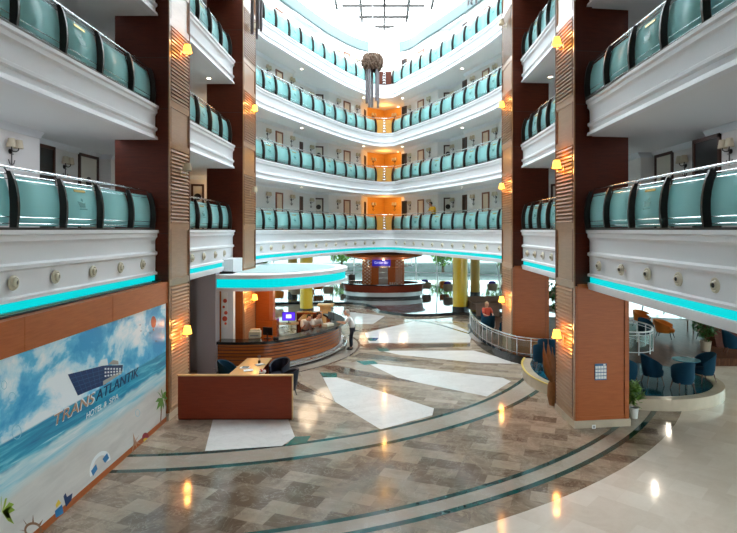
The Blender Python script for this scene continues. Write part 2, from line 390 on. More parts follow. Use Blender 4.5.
for i, z in enumerate(LV):
    slab(z-(1.549 if i == 0 else 0.919), z, i == 0, 'ceiling', M['ceil'])
    for s, P in PATHS:
        struct(MB().sweep(lo if i == 0 else up, P, z).build('trim_%d' % (i+1), M['white'], smooth=True))
        if i == 0:
            struct(MB().sweep([(-.12,-1.21),(-.04,-1.21),(-.04,-1.37),(-.12,-1.37)], P, z).build('trim_5', M['led']))
            if P is not PA_L: struct(MB().sweep(lip, P, z).build('trim_6', M['white'], smooth=True))

# gallery walls
def wpath(off): return offset(PC, -off)
cl = [p for p in PC if p[0] < 0.2 and p[1] > 25.0]; cr = [p for p in PC if p[0] > 0.4 and p[1] > 25.0]
def wingwall(P, pxa, pxb):
    out = []; st = False
    for p, n in zip(P, norms(P)):
        px = U0+F*(p[0]-n[0]*1.35)/(p[1]-n[1]*1.35); d = 2.0 if pxa < px < pxb else 1.35
        out.append((p[0]-n[0]*d, p[1]-n[1]*d))
    return out
wl = wingwall(cl, 297, 326); wr = wingwall(cr, 438, 463)
wl = [p for p in wl if p[1] < 39.3 or p[0] < -1.2]; wr = [p for p in wr if p[1] < 39.3 or p[0] > 1.6]
wallL = [(-8.6,-3.5),(-8.6,13.9),(-9.15,13.9),(-9.15,17.9),(-8.76,17.9),(-8.76,18.9),(-9.0,18.9),(-9.0,24.6)]+wl
wallR = wr+[(8.6,24.4),(8.6,18.9),(8.27,18.9),(8.27,17.45),(8.7,17.45),(8.7,13.7),(8.15,13.7),(8.15,-3.5)]
apex = [wl[-1], (-1.15, 40.4), (-0.95, 41.3), (0.33, 42.4), (1.6, 41.3), (1.8, 40.4), wr[0]]
def wallmesh(P, name, mat, z0=L1, z1=ROOF, t=-0.15):
    m = MB()
    m.sweep([(0, z0), (t, z0), (t, z1), (0, z1)], P, 0, closed=True); return struct(m.build(name, mat))
wallmesh(wallL, 'wall_left', M['wallpaint']); wallmesh(wallR, 'wall_right', M['wallpaint'])
wallmesh(apex[:3], 'wall_back', M['wallpaint']); wallmesh(apex[-3:], 'wall_back', M['wallpaint'])
wallmesh(apex[2:5], 'wall_back', M['ochre'], L1, LV[3]); wallmesh(apex[2:5], 'wall_back', M['wallpaint'], LV[3], ROOF)
for i, z in enumerate(LV):     # cornices under each ceiling
    zt = (LV[i+1]-0.919) if i < 3 else ROOF-0.5
    for P in (wallL, wallR):
        struct(MB().sweep([(0,zt-.16),(.03,zt-.16),(.05,zt-.1),(.10,zt-.04),(.12,zt),(0,zt)], P, 0).build('trim_7', M['white'], smooth=True))
WALL = wallL+apex[1:-1]+wallR
def wall_hit(px, poly=WALL):
    dx, dy = (px-U0)/F, 1.0; best = None
    for a, b in zip(poly, poly[1:]):
        ex, ey = b[0]-a[0], b[1]-a[1]; den = dx*ey-dy*ex
        if abs(den) < 1e-9: continue
        t = (a[0]*ey-a[1]*ex)/den; u = (a[0]*dy-a[1]*dx)/den
        # a + u*e = t*d
        if -1e-6 <= u <= 1+1e-6 and t > 0 and (best is None or t < best[0]):
            L = math.hypot(ex, ey); best = (t, (t*dx, t*dy), (ey/L, -ex/L))
    return best[1], best[2]
for P in ([(-9.0,24.6)]+offset(cl[:-2], -1.33), offset(cr[2:], -1.33)+[(8.6,24.4)]):
    struct(MB().sweep([(0,ROOF-.75),(.10,ROOF-.7),(.10,ROOF-.02),(0,ROOF-.02)], P, 0, closed=True).build('trim_14', plain('pale_teal_band',(.13,.19,.2),.6)))
# roof, its walls, the skylight
struct(MB().span((-11,-3.5,ROOF-0.1),(11,18.0,ROOF+0.2)).span((-11,5,ROOF-0.1),(-7.6,45,ROOF+0.2)).span((7.6,5,ROOF-0.1),(11,45,ROOF+0.2)).build('ceiling', M['ceil']))
struct(MB().span((-11,-3.8,0),(11,-3.5,ROOF)).build('wall_front', M['wallpaint']))
sky = struct(MB().span((-7.6,18.0,ROOF+0.1),(7.6,45,ROOF+0.12)).build('window_1', M['clear']))
bars = MB()
for (xa, xb, y) in ((-2.3,2.7,33.2),(-1.35,1.85,34.95),(-0.35,0.95,36.6),(-3.4,3.8,31.4),(-4.3,4.8,29.6),(-5,5.5,27.8),(-5,5.5,26.0),(-5,5.5,24.2),(-5,5.5,22.4),(-5,5.5,20.6),(-5,5.5,18.8)):
    bars.span((xa,y-.06,ROOF-.06),(xb,y+.04,ROOF+.09))
for (x, y) in ((.27,36.9),(-1.15,35.3),(1.7,35.3),(-2.6,33.3),(3.1,33.3),(-4.0,31),(4.5,31)):
    bars.span((x-.075,18,ROOF-.2),(x+.075,y,ROOF+.09))
bars.prism([(-.35,36.55),(.95,36.55),(.6,36.75),(0,36.75)], ROOF-.05, ROOF)
bars.build('glazing_bars', M['dark'], sky)

# ---------------------------------------------------------------- ground floor shell
struct(MB().span((-6.05,-3.5,0),(-5.8,15.0,0.14)).build('baseboard_left', M['panelwood']))
struct(MB().span((-6.3,-3.5,0),(-5.84,15.0,3.3)).build('wall_left', M['panelwood']))
bandm = MB()
for y0, y1 in ((-3.5,3.3),(3.3,6.1),(6.1,8.95),(8.95,11.9),(11.9,15.0)): bandm.span((-6.4,y0+.006,3.22),(-5.78,y1-.006,3.79))
bandm.span((-6.4,-3.5,3.22),(-5.79,15,3.78))
struct(bandm.build('trim_8', M['panelwood']))
struct(MB().span((-5.99,-3.5,3.79),(-5.95,14.95,3.83)).build('trim_9', M['black']))
struct(MB().span((-9.5,-3.5,0),(-9.3,27,3.65)).build('wall_left', M['wallpaint']))
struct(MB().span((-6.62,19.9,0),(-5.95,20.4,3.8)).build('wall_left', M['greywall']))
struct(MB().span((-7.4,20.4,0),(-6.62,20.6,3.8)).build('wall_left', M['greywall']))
struct(MB().span((-5.95,20.6,0),(-5.5,20.9,3.64)).build('wall_left', M['white']))
struct(MB().span((-5.95,20.6,3.5),(-5.5,21.98,4.1)).build('wall_left', M['white']))
# notices on that white wall
nt = empty('notice', (-5.75, 20.59, 2.2), 0, 'white notice with red marks on the white wall left of the reception counter', 'notice')
MB().box((-.06,0,0),(.2,.012,1.3)).build('sheet', M['paper'], nt)
for a, b, c in ((-.05,.35,.08),(-.1,.12,.05),(-.02,-.1,.07),(-.06,-.32,.1),(-.03,-.5,.05)): MB().sphere((a,-.008,b),c,10,(1,.06,1)).build('red_mark', M['shirtred'], nt)

# outer glazed facade
FAC = catmull([(21,-3.4),(20.5,10),(19,22),(17.5,33),(14.2,43),(7.5,49.5),(0,51.5),(-7,50),(-12,44),(-13.7,36),(-14,27.5),(-9.4,26.8)], 4)
fac = resample(FAC, 1.9)
wn = struct(MB().sweep([(0.9,0),(0,3.66)], [p for p in fac], 0, cap=False).build('window_2', M['pane']))
mu = MB()
for p, n in zip(fac, norms(fac)):
    a = Vector((p[0]+n[0]*.9, p[1]+n[1]*.9, 0)); b = Vector((p[0], p[1], 3.66)); mu.cyl(a, b, .05, n=6)
for f in (0.0, .33, .98):
    mu.tube([(p[0]+n[0]*.9*(1-f), p[1]+n[1]*.9*(1-f), 3.66*f+.02) for p, n in zip(fac, norms(fac))], .035, 5)
mu.build('mullions', M['white'], wn)
# out of doors
struct(MB().box((0,60,-0.35),(220,220,0.3)).build('floor', M['paving']))
def blob(pts, h, name, mat, lab, cat, grp=None): pass
tag(MB().prism([(-40,58),(45,58),(70,90),(-60,90)], -0.21, -0.2).build('lawn', M['lawn']), 'pale green lawn beyond the glazed back facade', 'lawn', kind='stuff')
tag(MB().prism([(24,10),(40,10),(48,48),(22,44)], -0.21, -0.2).build('pool', M['pool']), 'turquoise pool outside the right-hand windows', 'pool')
def leafball(m, c, r, n, s, rng, flat=1.0):
    for _ in range(n):
        v = Vector((rng.gauss(0,1), rng.gauss(0,1), rng.gauss(0,1))); v.normalize(); v *= r*rng.uniform(.55,1)
        p = Vector(c)+Vector((v.x, v.y, v.z*flat)); d = Vector((rng.uniform(-1,1), rng.uniform(-1,1), rng.uniform(-.6,1))).normalized()
        u = d.cross(Vector((0,0,1))); u = u.normalized() if u.length > .01 else Vector((1,0,0))
        m.vf([p, p+d*s*.5+u*s*.28, p+d*s, p+d*s*.5-u*s*.28], [(0,1,2,3)])
rng = random.Random(3)
for k, (x, y, h) in enumerate([(-26,66,4.2),(-15,70,3.6),(-5,72,4.0),(8,70,3.4),(15,68,4.4),(24,66,3.8),(34,58,4.3),(40,40,4.5),(41,26,4.2)]):
    wh = ['leftmost tree of the row beyond the glass','second tree from the left beyond the glass','tree beyond the glass left of the bar','tree beyond the glass right of the bar','tree beyond the glass behind the yellow column','tree beyond the glass right of the yellow columns','tree beyond the far corner of the right lounge','tree outside the right windows near the orange chairs','tree outside the right windows, nearest the camera'][k]
    t = empty('tree', (x,y,-.2), 0, 'green '+wh, 'tree', 'trees beyond the glass facade')
    m = MB(); leafball(m, (0,0,h*.65), h*.5, 420, .7, rng, .8); m.build('foliage', M['leaf2'], t)
    MB().cyl((0,0,0),(0,0,h*.6),.18,.1).build('trunk', M['trunk'], t)

# ---------------------------------------------------------------- columns
def column(quad, name_lab, sides, ztop=ROOF):
    A, B, C, D = [Vector((*q, 0)) for q in quad]           # A: front corner at the atrium, B: front outer, C, D: back
    root = empty('pillar', A, 0, name_lab, 'pillar', 'cherry wood clad pillars of the atrium')
    loc = lambda P: [(p.x-A.x, p.y-A.y) for p in P]
    MB().prism(loc([A,B,C,D]), 0.18, ztop).build('core', M['cherry'], root)  # darkened wood, the shade of the upper storeys is in its colour
    cx = (A+B+C+D)/4
    base = [p+(p-cx).normalized()*.07 for p in (A,B,C,D)]
    MB().prism(loc(base), 0, 0.2).build('stone_base', M['stone'], root, bevel=.01)
    # front: ground-floor panel with a frame, same wood with its lighting in the colour
    u = (B-A).normalized(); nf = Vector((u.y, -u.x, 0)); 
    if nf.y > 0: nf = -nf
    w = (B-A).length
    def face_box(u, n, x0, x1, z0, z1, d0, d1, m):
        for a in (0,):
            pts = [u*x0+n*d0, u*x1+n*d0, u*x1+n*d1, u*x0+n*d1]
            m.prism([(p.x, p.y) for p in pts], z0, z1)
        return m
    face_box(u, nf, 0.06, w-.13, .3, 3.66, 0, .012, MB()).build('front_panel', M['panelwood'], root)
    m = MB(); face_box(u, nf, w-.12, w, .2, 3.72, 0, .035, m); face_box(u, nf, 0, .05, .2, 3.72, 0, .02, m); face_box(u, nf, .05, w-.12, .2, .3, 0, .02, m); face_box(u, nf, .05, w-.12, 3.66, 3.78, 0, .03, m)
    m.build('front_frame', M['panelwood'], root)
    m = MB()
    for z in (5.1, 8.5, 9.9, 11.9, 13.2, 15.3): face_box(u, nf, 0, w, z, z+.012, 0, .006, m)
    m.build('panel_seam', M['dark'], root)
    # inner face: framed louvres alternating with plain panels
    v = (D-A); wv = v.length; v.normalize(); nv = Vector((v.y, -v.x, 0))
    if nv.x*A.x > 0: nv = -nv
    for (z0, z1, kind) in [(.2,3.75,'L'),(3.75,5.3,'P')]+[(l+.1+k*FH, l+2.35+k*FH, 'L') for l in (L1,) for k in range(4)]+[(L1+2.35+k*FH, L1+FH+.1+k*FH, 'P') for k in range(4)]:
        z1 = min(z1, ztop)
        m = MB(); face_box(v, nv, 0, .1, z0, z1, 0, .04, m); face_box(v, nv, wv-.1, wv, z0, z1, 0, .04, m)
        face_box(v, nv, .1, wv-.1, z0, z0+.1, 0, .04, m); face_box(v, nv, .1, wv-.1, z1-.1, z1, 0, .04, m)
        m.build('panel_frame', M['beech'], root)
        m = MB(); face_box(v, nv, .085, .10, z0+.08, z1-.08, .03, .046, m); face_box(v, nv, wv-.10, wv-.085, z0+.08, z1-.08, .03, .046, m); face_box(v, nv, wv-.015, wv+.0, z0, z1, .0, .05, m)
        m.build('dark_edging', M['cherry'], root)
        m = MB()
        if kind == 'P': face_box(v, nv, .1, wv-.1, z0+.1, z1-.1, 0, .018, m); m.build('plain_panel', M['beech'], root)
        else:
            n = int((z1-z0-.2)/.098)
            for i in range(n):
                za = z0+.1+(z1-z0-.2)*i/n; h = (z1-z0-.2)/n
                P = [v*.1+nv*.06, v*(wv-.1)+nv*.06, v*(wv-.1)+nv*.008, v*.1+nv*.008]
                vs = [(*P[0].xy, za), (*P[1].xy, za), (*P[2].xy, za+h*.92), (*P[3].xy, za+h*.92), (*P[0].xy, za+h*.25), (*P[1].xy, za+h*.25), (*(P[0]-nv*.055).xy, za), (*(P[1]-nv*.055).xy, za)]
                m.vf(vs, [(0,1,5,4),(4,5,2,3),(6,7,1,0)])
            m.build('louvre_panel', M['beech'], root)
    # outer face frame
    return root, A, v, nv, wv
R1 = column([(5.12,14.42),(6.6,14.62),(6.72,16.05),(5.1,15.85)], 'near right cherry wood pillar with blue notice sheet on its front', 1)
Lf1 = column([(-5.78,15.0),(-7.23,15.0),(-7.25,16.6),(-5.75,16.5)], 'near left cherry wood pillar at the end of the beach mural', 0)
R2 = column([(5.27,21.8),(6.72,21.9),(6.8,23.6),(5.26,23.55)], 'far right cherry wood pillar behind the curved steel railing', 1)
Lf2 = column([(-5.5,22.0),(-6.93,22.0),(-6.9,24.0),(-5.40,23.7)], 'far left cherry wood pillar rising through the reception canopy', 0)
# notice and socket on the near right pillar
def frontpt(px, py, A=(5.12,14.42), B=(6.6,14.62)):
    ex, ey = B[0]-A[0], B[1]-A[1]; dx = (px-U0)/F; den = dx*ey-ex; t = (A[0]*ey-A[1]*ex)/den
    return Vector((dx*t, t, H-(py-V0)/F*t))
p0 = frontpt(600.3, 371.5); ang = math.atan2(.2, 1.48)
nt = empty('notice_sheet', p0+Vector((0,-.03,0)), ang, 'blue and white notice sheet with small picture grid on the near right pillar', 'notice')
MB().box((0,0,0),(.33,.01,.43)).build('sheet', M['bluetop'] if 0 else plain('notice_blue', (0.04,0.14,0.3), .5), nt)
for i in range(4):
    for j in range(4):
        MB().box((-.12+i*.08,-.008,-.15+j*.09),(.066,.006,.07)).build('picture', M['paper'], nt)
MB().box((.1,-.008,.185),(.06,.006,.045)).build('badge', M['paper'], nt)
p0 = frontpt(592.5, 425.5)
so = empty('wall_socket', p0+Vector((0,-.09,0)), ang, 'small white wall socket low on the near right pillar', 'socket')
MB().box((0,0,0),(.1,.02,.1)).build('plate', M['paper'], so, bevel=.005); MB().cyl((0,-.012,0),(0,-.008,0),.03).build('socket_hole', M['grey'], so)

# ---------------------------------------------------------------- sconces
def shade_mesh(m, c, r0=.075, r1=.045, h=.16, n=14): m.lathe([(r0,0),(r1,h)], c, n); return m
def pillar_sconce(lit):
    r = empty('pillar_sconce')
    mt = M['shade_on'] if lit else M['shade']
    MB().lathe([(.001,-.2),(.035,-.18),(.02,-.1),(.045,-.04),(.03,.04),(.001,.06)], (0,0,0), 10, sy=.5).build('backplate', M['brass'], r)
    MB().tube([(0,0,-.08),(0,-.08,-.14),(0,-.17,-.12),(0,-.19,-.02)], .012, 6).build('arm', M['brass'], r)
    m = MB(); m.lathe([(.13,0),(.085,.22)], (0,-.19,-.02), 16); m.lathe([(.001,.0),(.02,0),(.02,.1),(.001,.1)], (0,-.19,-.02), 8)
    m.build('lamp_shade', mt, r, smooth=True)
    return r
ON = pillar_sconce(True); OFF = pillar_sconce(False); used = set()
def put_sconce(col, frac, z, lit, lab):
    _, A, v, nv, wv = col
    p = A+v*wv*frac+nv*.06; rz = math.atan2(nv.y, nv.x)+PI/2
    src = ON if lit else OFF
    if lit not in used: used.add(lit); o = src; o.location = (p.x,p.y,z); o.rotation_euler = (0,0,rz); tag(o, lab, 'wall lamp', 'single-shade lamps on the pillars')
    else: o = dup(src, (p.x,p.y,z), rz, lab)
    o['label'] = lab; o['category'] = 'wall lamp'; o['group'] = 'single-shade lamps on the pillars'
    if lit:
        q = p+nv*.19; point_light((q.x, q.y, z+.28), 13, (1.0, .42, .1), .08); point_light((q.x,q.y,z-.1), 9, (1.0,.42,.1), .08)
for col, nm, lits in ((Lf1,'near left pillar',[1,0,1]),(R1,'near right pillar',[1,1,1]),(Lf2,'far left pillar',[1,0,1,0]),(R2,'far right pillar',[1,1,1,0])):
    for i, l in enumerate(lits):
        z = [2.25, L1+1.72, L1+1.72+FH, L1+1.72+2*FH][i]
        if nm == 'far left pillar': z = [2.32, L1+1.6, L1+1.6+FH, L1+1.6+2*FH][i]
        put_sconce(col, .5, z, bool(l), ('lit' if l else 'unlit')+' shaded lamp on the louvres of the %s, at %s level' % (nm, ['ground-floor']+FN[:3] and (['ground-floor']+FN)[i]))

tw = empty('twin_wall_lamp')
MB().lathe([(.001,-.03),(.06,-.02),(.05,.0),(.001,.01)], (0,0,0), 12, M=Matrix.Rotation(PI/2,4,'X')).build('backplate', M['dark'], tw)
m = MB()
for s in (-1,1): m.tube([(0,-.03,0),(s*.07,-.08,.0),(s*.12,-.1,.04),(s*.13,-.1,.1)], .012, 6)
m.cyl((0,-.02,.02),(0,-.02,-.3),.012); m.tube([(-.11,-.02,-.2),(-.07,-.02,-.29),(0,-.02,-.32),(.07,-.02,-.29),(.11,-.02,-.2)], .012, 6); m.cyl((-.06,-.02,-.06),(.06,-.02,-.06),.01)
m.build('anchor_bracket', M['dark'], tw)
for s in (-1,1): MB().lathe([(.10,.08),(.07,.28)], (s*.13,-.1,0), 12).build('lamp_shade', M['shade'], tw, smooth=True)
first = [True]
def twin(px, z, lab):
    p, n = wall_hit(px); q = Vector((p[0]+n[0]*.02, p[1]+n[1]*.02, z)); rz = math.atan2(n[1], n[0])+PI/2
    if first[0]: first[0] = False; o = tw; o.location = q; o.rotation_euler = (0,0,rz)
    else: o = dup(tw, q, rz)
    o['label'] = lab; o['category'] = 'wall lamp'; o['group'] = 'twin-shade anchor wall lamps of the galleries'
cnt = [0]
def door(px0, px1, z, leaf, frame, porthole=False, h=2.08):
    cnt[0] += 1
    p, n = wall_hit((px0+px1)/2); a, _ = wall_hit(px0+.01); b, _ = wall_hit(px1-.01)
    w = min(.5 if leaf.name == 'black' and h < 2.2 else 1.15, max(.35, math.dist(a, b))); rz = math.atan2(n[1], n[0])+PI/2
    r = empty('door_%d' % cnt[0], (p[0], p[1], z), rz); r['kind'] = 'structure'
    m = MB(); f = .09
    m.span((-w/2,-.05,0),(-w/2+f,.04,h)).span((w/2-f,-.05,0),(w/2,.04,h)).span((-w/2,-.05,h-f),(w/2,.04,h)); m.build('frame', frame, r)
    MB().span((-w/2+f,-.02,0),(w/2-f,.03,h-f)).build('leaf', leaf, r)
    if porthole: MB().cyl((0,-.03,1.5),(0,-.02,1.5),.16,n=18).build('porthole', M['black'], r)
    MB().box((w/2-f-.08,-.04,1.0),(.03,.05,.12)).build('handle', M['steel'], r)
for i, z in enumerate(LV):
    fn = FN[i]
    # far wings, all storeys
    for (a, b, lf, fr, ph) in ((275.5,282.5,'doorleaf','redframe',0),(299.5,302.5,'black','doorframe',0),(314,323,'doorwhite','doorframe',1),(343.5,350,'doorleaf','redframe',0),(363,366.5,'black','doorframe',0),
                           (403,406,'black','doorframe',0),(418,424,'doorleaf','redframe',0),(444,452,'doorwhite','doorframe',1),(463.5,466.5,'black','doorframe',0),(482.5,489.5,'doorleaf','redframe',0)):
        door(a, b, z, M[lf], M[fr], ph)
    for k, (px, w) in enumerate(((267,'leftmost'),(291,'between the two leftmost doors'),(310.5,'beside the recessed door'),(337.5,'right of the recess'),(357,'right of the fourth door'))):
        twin(px, z+1.75, 'twin-shade wall lamp on the %s gallery, left far wing, %s' % (fn, w))
    for k, (px, w) in enumerate(((410.5,'nearest the corner lobby'),(430,'left of the recess'),(453.5,'beside the recessed door'),(474,'between the two rightmost doors'),(496.5,'rightmost'))):
        twin(px, z+1.75, 'twin-shade wall lamp on the %s gallery, right far wing, %s' % (fn, w))
    for px, w in ((373,'left'),(395,'right')): twin(px, z+1.8, 'twin-shade wall lamp on the %s side of the orange corner lobby, %s' % (w, fn))
    if i < 3:
        door(191,204, z, M['doorwhite'], M['doorframe'], 1); door(553.5,556.5, z, M['doorwhite'], M['doorframe'], 0)
    if i < 2:
        door(36.5,46, z, M['black'], M['doorframe'], h=2.32); door(78,98, z, M['doorwhite'], M['doorframe'], 1, h=2.35)
        door(703.5,711, z, M['black'], M['doorframe'], h=2.32); door(655.5,673.5, z, M['doorwhite'], M['doorframe'], 1, h=2.35)
        for px, w in ((10,'at the left edge of the view'),(64,'between two near left doors'),(686,'between two near right doors'),(731,'at the right edge of the view')):
            twin(px, z+1.83, 'twin-shade anchor wall lamp on the %s gallery %s' % (fn, w))

# downlights: lit ones in the gallery ceilings
def downlight(x, y, z, lab, r=.07, k=[0]):
    o = empty('downlight', (x,y,z), 0, lab, 'ceiling light', 'round recessed gallery downlights')
    MB().lathe([(r,-.004),(r+.03,-.012),(r+.035,0)], (0,0,0), 14).build('ring', M['white'], o)
    MB().lathe([(.001,-.003),(r,-.003)], (0,0,0), 14).build('lamp', M['bulb'], o)
pn = norms(PC)
for i in range(4):
    zc_ = (LV[i+1]-0.92) if i < 3 else None
    if zc_ is None: continue
    for px, w in ((291,'left wing, outer'),(356,'left wing, inner'),(384,'corner lobby'),(411,'right wing, inner'),(473,'right wing, outer')):
        p, n = wall_hit(px); d = 0.7 if w != 'corner lobby' else 1.6
        downlight(p[0]+n[0]*d, p[1]+n[1]*d, zc_, 'lit round downlight in the ceiling above the %s gallery, %s' % (FN[i], w))
    point_light((.33, 40.6, zc_-.5), 40, (1, .5, .12), .12)
    if i < 3:
        point_light((-6.8, 24.8, zc_-.35), 25, (1, .6, .25), .1) if i < 2 else None
        area_light((-7.5, 10.5, zc_-.02), (0,0,0), .8, 9, (48,10)[i], (.86,.9,1)) if i < 2 else None  # added fill lights that brighten the near galleries, no lamps hang here
        area_light((7.2, 10.5, zc_-.02), (0,0,0), .8, 9, (26,12)[i], (.95,.95,1)) if i < 2 else None
downlight(-7.3, 9.9, LV[2]-.92 if 0 else LV[1]-.92, 'small reddish downlight in the near left ceiling')
for px, py in ((191,83),):
    pass
for x, y, z, lab in ((-6.6, 21.2, LV[2]-.92, 'lit downlight under the third-floor slab beside the far left pillar'), (6.5, 21.0, LV[2]-.92, 'lit downlight under the third-floor slab beside the far right pillar')):
    downlight(x, y, z, lab)
for (x, y, z, s) in ((-7.2,19.2,LV[1]-1.05,'left'),):
    o = empty('hanging_sign', (x,y,z), 0, 'small blue and orange hanging sign under the second-floor slab by the far left pillar', 'sign')
    MB().box((0,0,0),(.55,.05,.14)).build('board', M['navy'], o); MB().box((-.12,-.03,0),(.2,.02,.08)).build('orange_field', M['orange'], o)
    for q in (-.02,.06,.14): MB().box((q+.04,-.03,0),(.05,.02,.06)).build('symbol', M['paper'], o)
o = empty('exit_sign', (5.95,18.0,LV[1]-1.02), 0, 'small green exit sign under the second-floor slab by the near right pillar', 'sign')
MB().box((0,0,0),(.3,.05,.15)).build('board', M['exitgreen'], o); MB().box((.03,-.03,0),(.1,.01,.06)).build('symbol', M['paper'], o)

# ---------------------------------------------------------------- balustrades
def curve_o(t):      # offset (towards the atrium) of the railing at height t
    pts = [(0,-.0),(.25,.03),(.45,.035),(.65,.015),(.85,-.035),(1.0,-.10)]
    for (a,b),(c,d) in zip(pts, pts[1:]):
        if t <= c: return b+(d-b)*(t-a)/(c-a)
    return pts[-1][1]
balcount = [0]
def balustrade(path, z, lab, n=None, sp=1.3, startend=(True,True), gap=None, plaques=()):
    ps = path if n is None else path
    pts = resample(path, sp) if n is None else path
    N = norms(pts)
    r = empty('balustrade', (pts[0][0], pts[0][1], z), 0, lab, 'railing', 'teal glass balustrades of the galleries')
    ox, oy = pts[0][0], pts[0][1]
    def loc(i, o, zz, along=0):
        p, nn = pts[i], N[i]; t = (-nn[1], nn[0])
        return (p[0]+nn[0]*o+t[0]*along-ox, p[1]+nn[1]*o+t[1]*along-oy, zz)
    zs = [0,.12,.25,.4,.55,.7,.85,.95,1.0]
    for i in range(len(pts)):
        m = MB(); rows = []
        for zz in zs:
            o = curve_o(zz); wd_ = .13*math.sin(PI*(.22+.68*zz))**.7+.005
            vs = [m.bm.verts.new(loc(i, o+a, zz, b)) for a, b in ((.012,-.03),(.012,.03),(-wd_,.03),(-wd_,-.03))]
            rows.append(vs)
        for a, b in zip(rows, rows[1:]):
            for k in range(4): m.bm.faces.new([a[k], a[(k+1)%4], b[(k+1)%4], b[k]])
        m.bm.faces.new(rows[0]); m.bm.faces.new(rows[-1])
        m.cyl(loc(i,-.15,.97), loc(i,-.21,1.06), .012, n=6)
        m.build('post', M['dark'], r)
    for i in range(len(pts)-1):
        m = MB(); zz = [.07,.2,.35,.5,.65,.8,.93]; rows = []
        for h in zz:
            row = []
            for j, al in ((i,.05),(i+1,-.05)):
                row.append(m.bm.verts.new(loc(j, curve_o(h)-.115, h, al)))
            rows.append(row)
        for a, b in zip(rows, rows[1:]): m.bm.faces.new([a[0],a[1],b[1],b[0]])
        g = m.build('glass_panel', M['frost'], r, smooth=True)
        so = g.modifiers.new('thickness','SOLIDIFY'); so.thickness = .012
        if i in plaques:
            a = Vector(loc(i, curve_o(.8)-.10, .80)); b = Vector(loc(i+1, curve_o(.8)-.10, .80))
            c = a.lerp(b, .5); d = (b-a).normalized(); up_ = Vector(loc(i,curve_o(.84),.84))-Vector(loc(i,curve_o(.76),.76)); up_.normalize(); nn = d.cross(up_).normalized()
            if nn.x*(pts[i][0]) > 0 and abs(nn.x) > .2: nn = -nn
            R = Matrix((d, nn, up_)).transposed().to_4x4(); R.translation = c+nn*.012
            MB().box((0,0,0),(.42,.01,.05), M=R).build('brass_plaque', M['gold'], g)
            c2 = Vector(loc(i, curve_o(.5)-.10, .52)).lerp(Vector(loc(i+1, curve_o(.5)-.10, .52)), .5); R.translation = c2+nn*.02
            m = MB(); m.vf([(-.16,0,.07),(.1,0,.03),(.14,0,.06),(.1,0,-.06),(-.1,0,-.06)], [(0,1,2,3,4)], R)
            m.vf([(-.14,0,-.09),(.16,0,-.09),(.16,0,-.11),(-.14,0,-.11)], [(0,1,2,3)], R); m.vf([(-.02,0,.08),(.06,0,.06),(.06,0,.12),(0,0,.14)], [(0,1,2,3)], R)
            m.build('ship_emblem', M['teallogo'], g)
    for h in (.11,.22,.86,.95):
        MB().tube([loc(i, curve_o(h)-.07, h) for i in range(len(pts))], .008, 6).build('rod', M['steel'], r)
    MB().sweep([(-.10,0),(.03,0),(.03,.045),(-.10,.045)], [(p[0]-ox,p[1]-oy) for p in pts], 0, closed=True).build('base_rail', M['dark'], r)
    MB().tube([loc(i,-.22,1.07) for i in range(len(pts))], .028, 10).build('handrail', M['steel'], r, smooth=True)
    return r
def ys(xf, l): return [(xf(y), y) for y in l]
nearL = [(-6.12, y) for y in (-1.9,-.5,.9,2.3,3.7,5.1,6.5,7.87,9.26,10.7,12.1,13.6,14.9)]
midL = [(-5.9, y) for y in (16.6,17.9,19.2,20.5,21.75)]
nearR = [(5.36, y) for y in (14.3,13.1,11.8,10.46,9.1,7.8,6.5,5.2,3.9,2.6,1.3,0,-1.3)]
midR = [(5.6, y) for y in (21.6,20.6,19.5,18.45,17.4,16.3)]
farL = [(-5.84,24.1),(-5.80,25.4)]+WL; farR = WR+[(5.82,25.1),(5.85,23.9)]
for i, z in enumerate(LV):
    f = FN[i]
    balustrade(farL, z, 'long teal glass balustrade of the left far wing on the %s gallery' % f, 1, plaques=(2,4,7,9))
    balustrade(farR, z, 'long teal glass balustrade of the right far wing on the %s gallery' % f, 1, plaques=(2,4,7,9))
    # centre piece in the corner
    c = empty('corner_rail', (.3,38.62,z), 0, 'orange wood corner railing with chrome ladder ornament on the %s gallery' % f, 'railing', 'corner railings between the two far wings')
    MB().prism([(-.5,-.2),(.5,-.2),(.12,.1),(-.12,.1)], 0.02, .93).build('wood_panel', M['ochre'] if i < 3 else M['cherry'], c)
    MB().tube([(-.62,-.35,1.07),(-.2,-.02,1.07),(.2,-.02,1.07),(.62,-.35,1.07)], .026, 8).build('handrail', M['steel'], c)
    m = MB(); m.cyl((-.1,-.24,.02),(-.06,-.24,.95),.012).cyl((.1,-.24,.02),(.06,-.24,.95),.012)
    for q in range(5): m.sphere((0,-.24,.12+q*.19), .06-.005*q, 8, (1.6,.5,.8))
    m.build('chrome_ornament', M['steel'], c)
    if i < 3:
        balustrade(midL, z, 'short teal glass balustrade between the two left pillars on the %s gallery' % f, 1, plaques=(1,))
        balustrade(midR, z, 'short teal glass balustrade between the two right pillars on the %s gallery' % f, 1, plaques=(1,3))
    if i < 2:
        balustrade(nearL, z, 'teal glass balustrade in front of the near left %s gallery' % f, 1, plaques=(9,5))
        balustrade(nearR, z, 'teal glass balustrade in front of the near right %s gallery' % f, 1, plaques=(2,6))

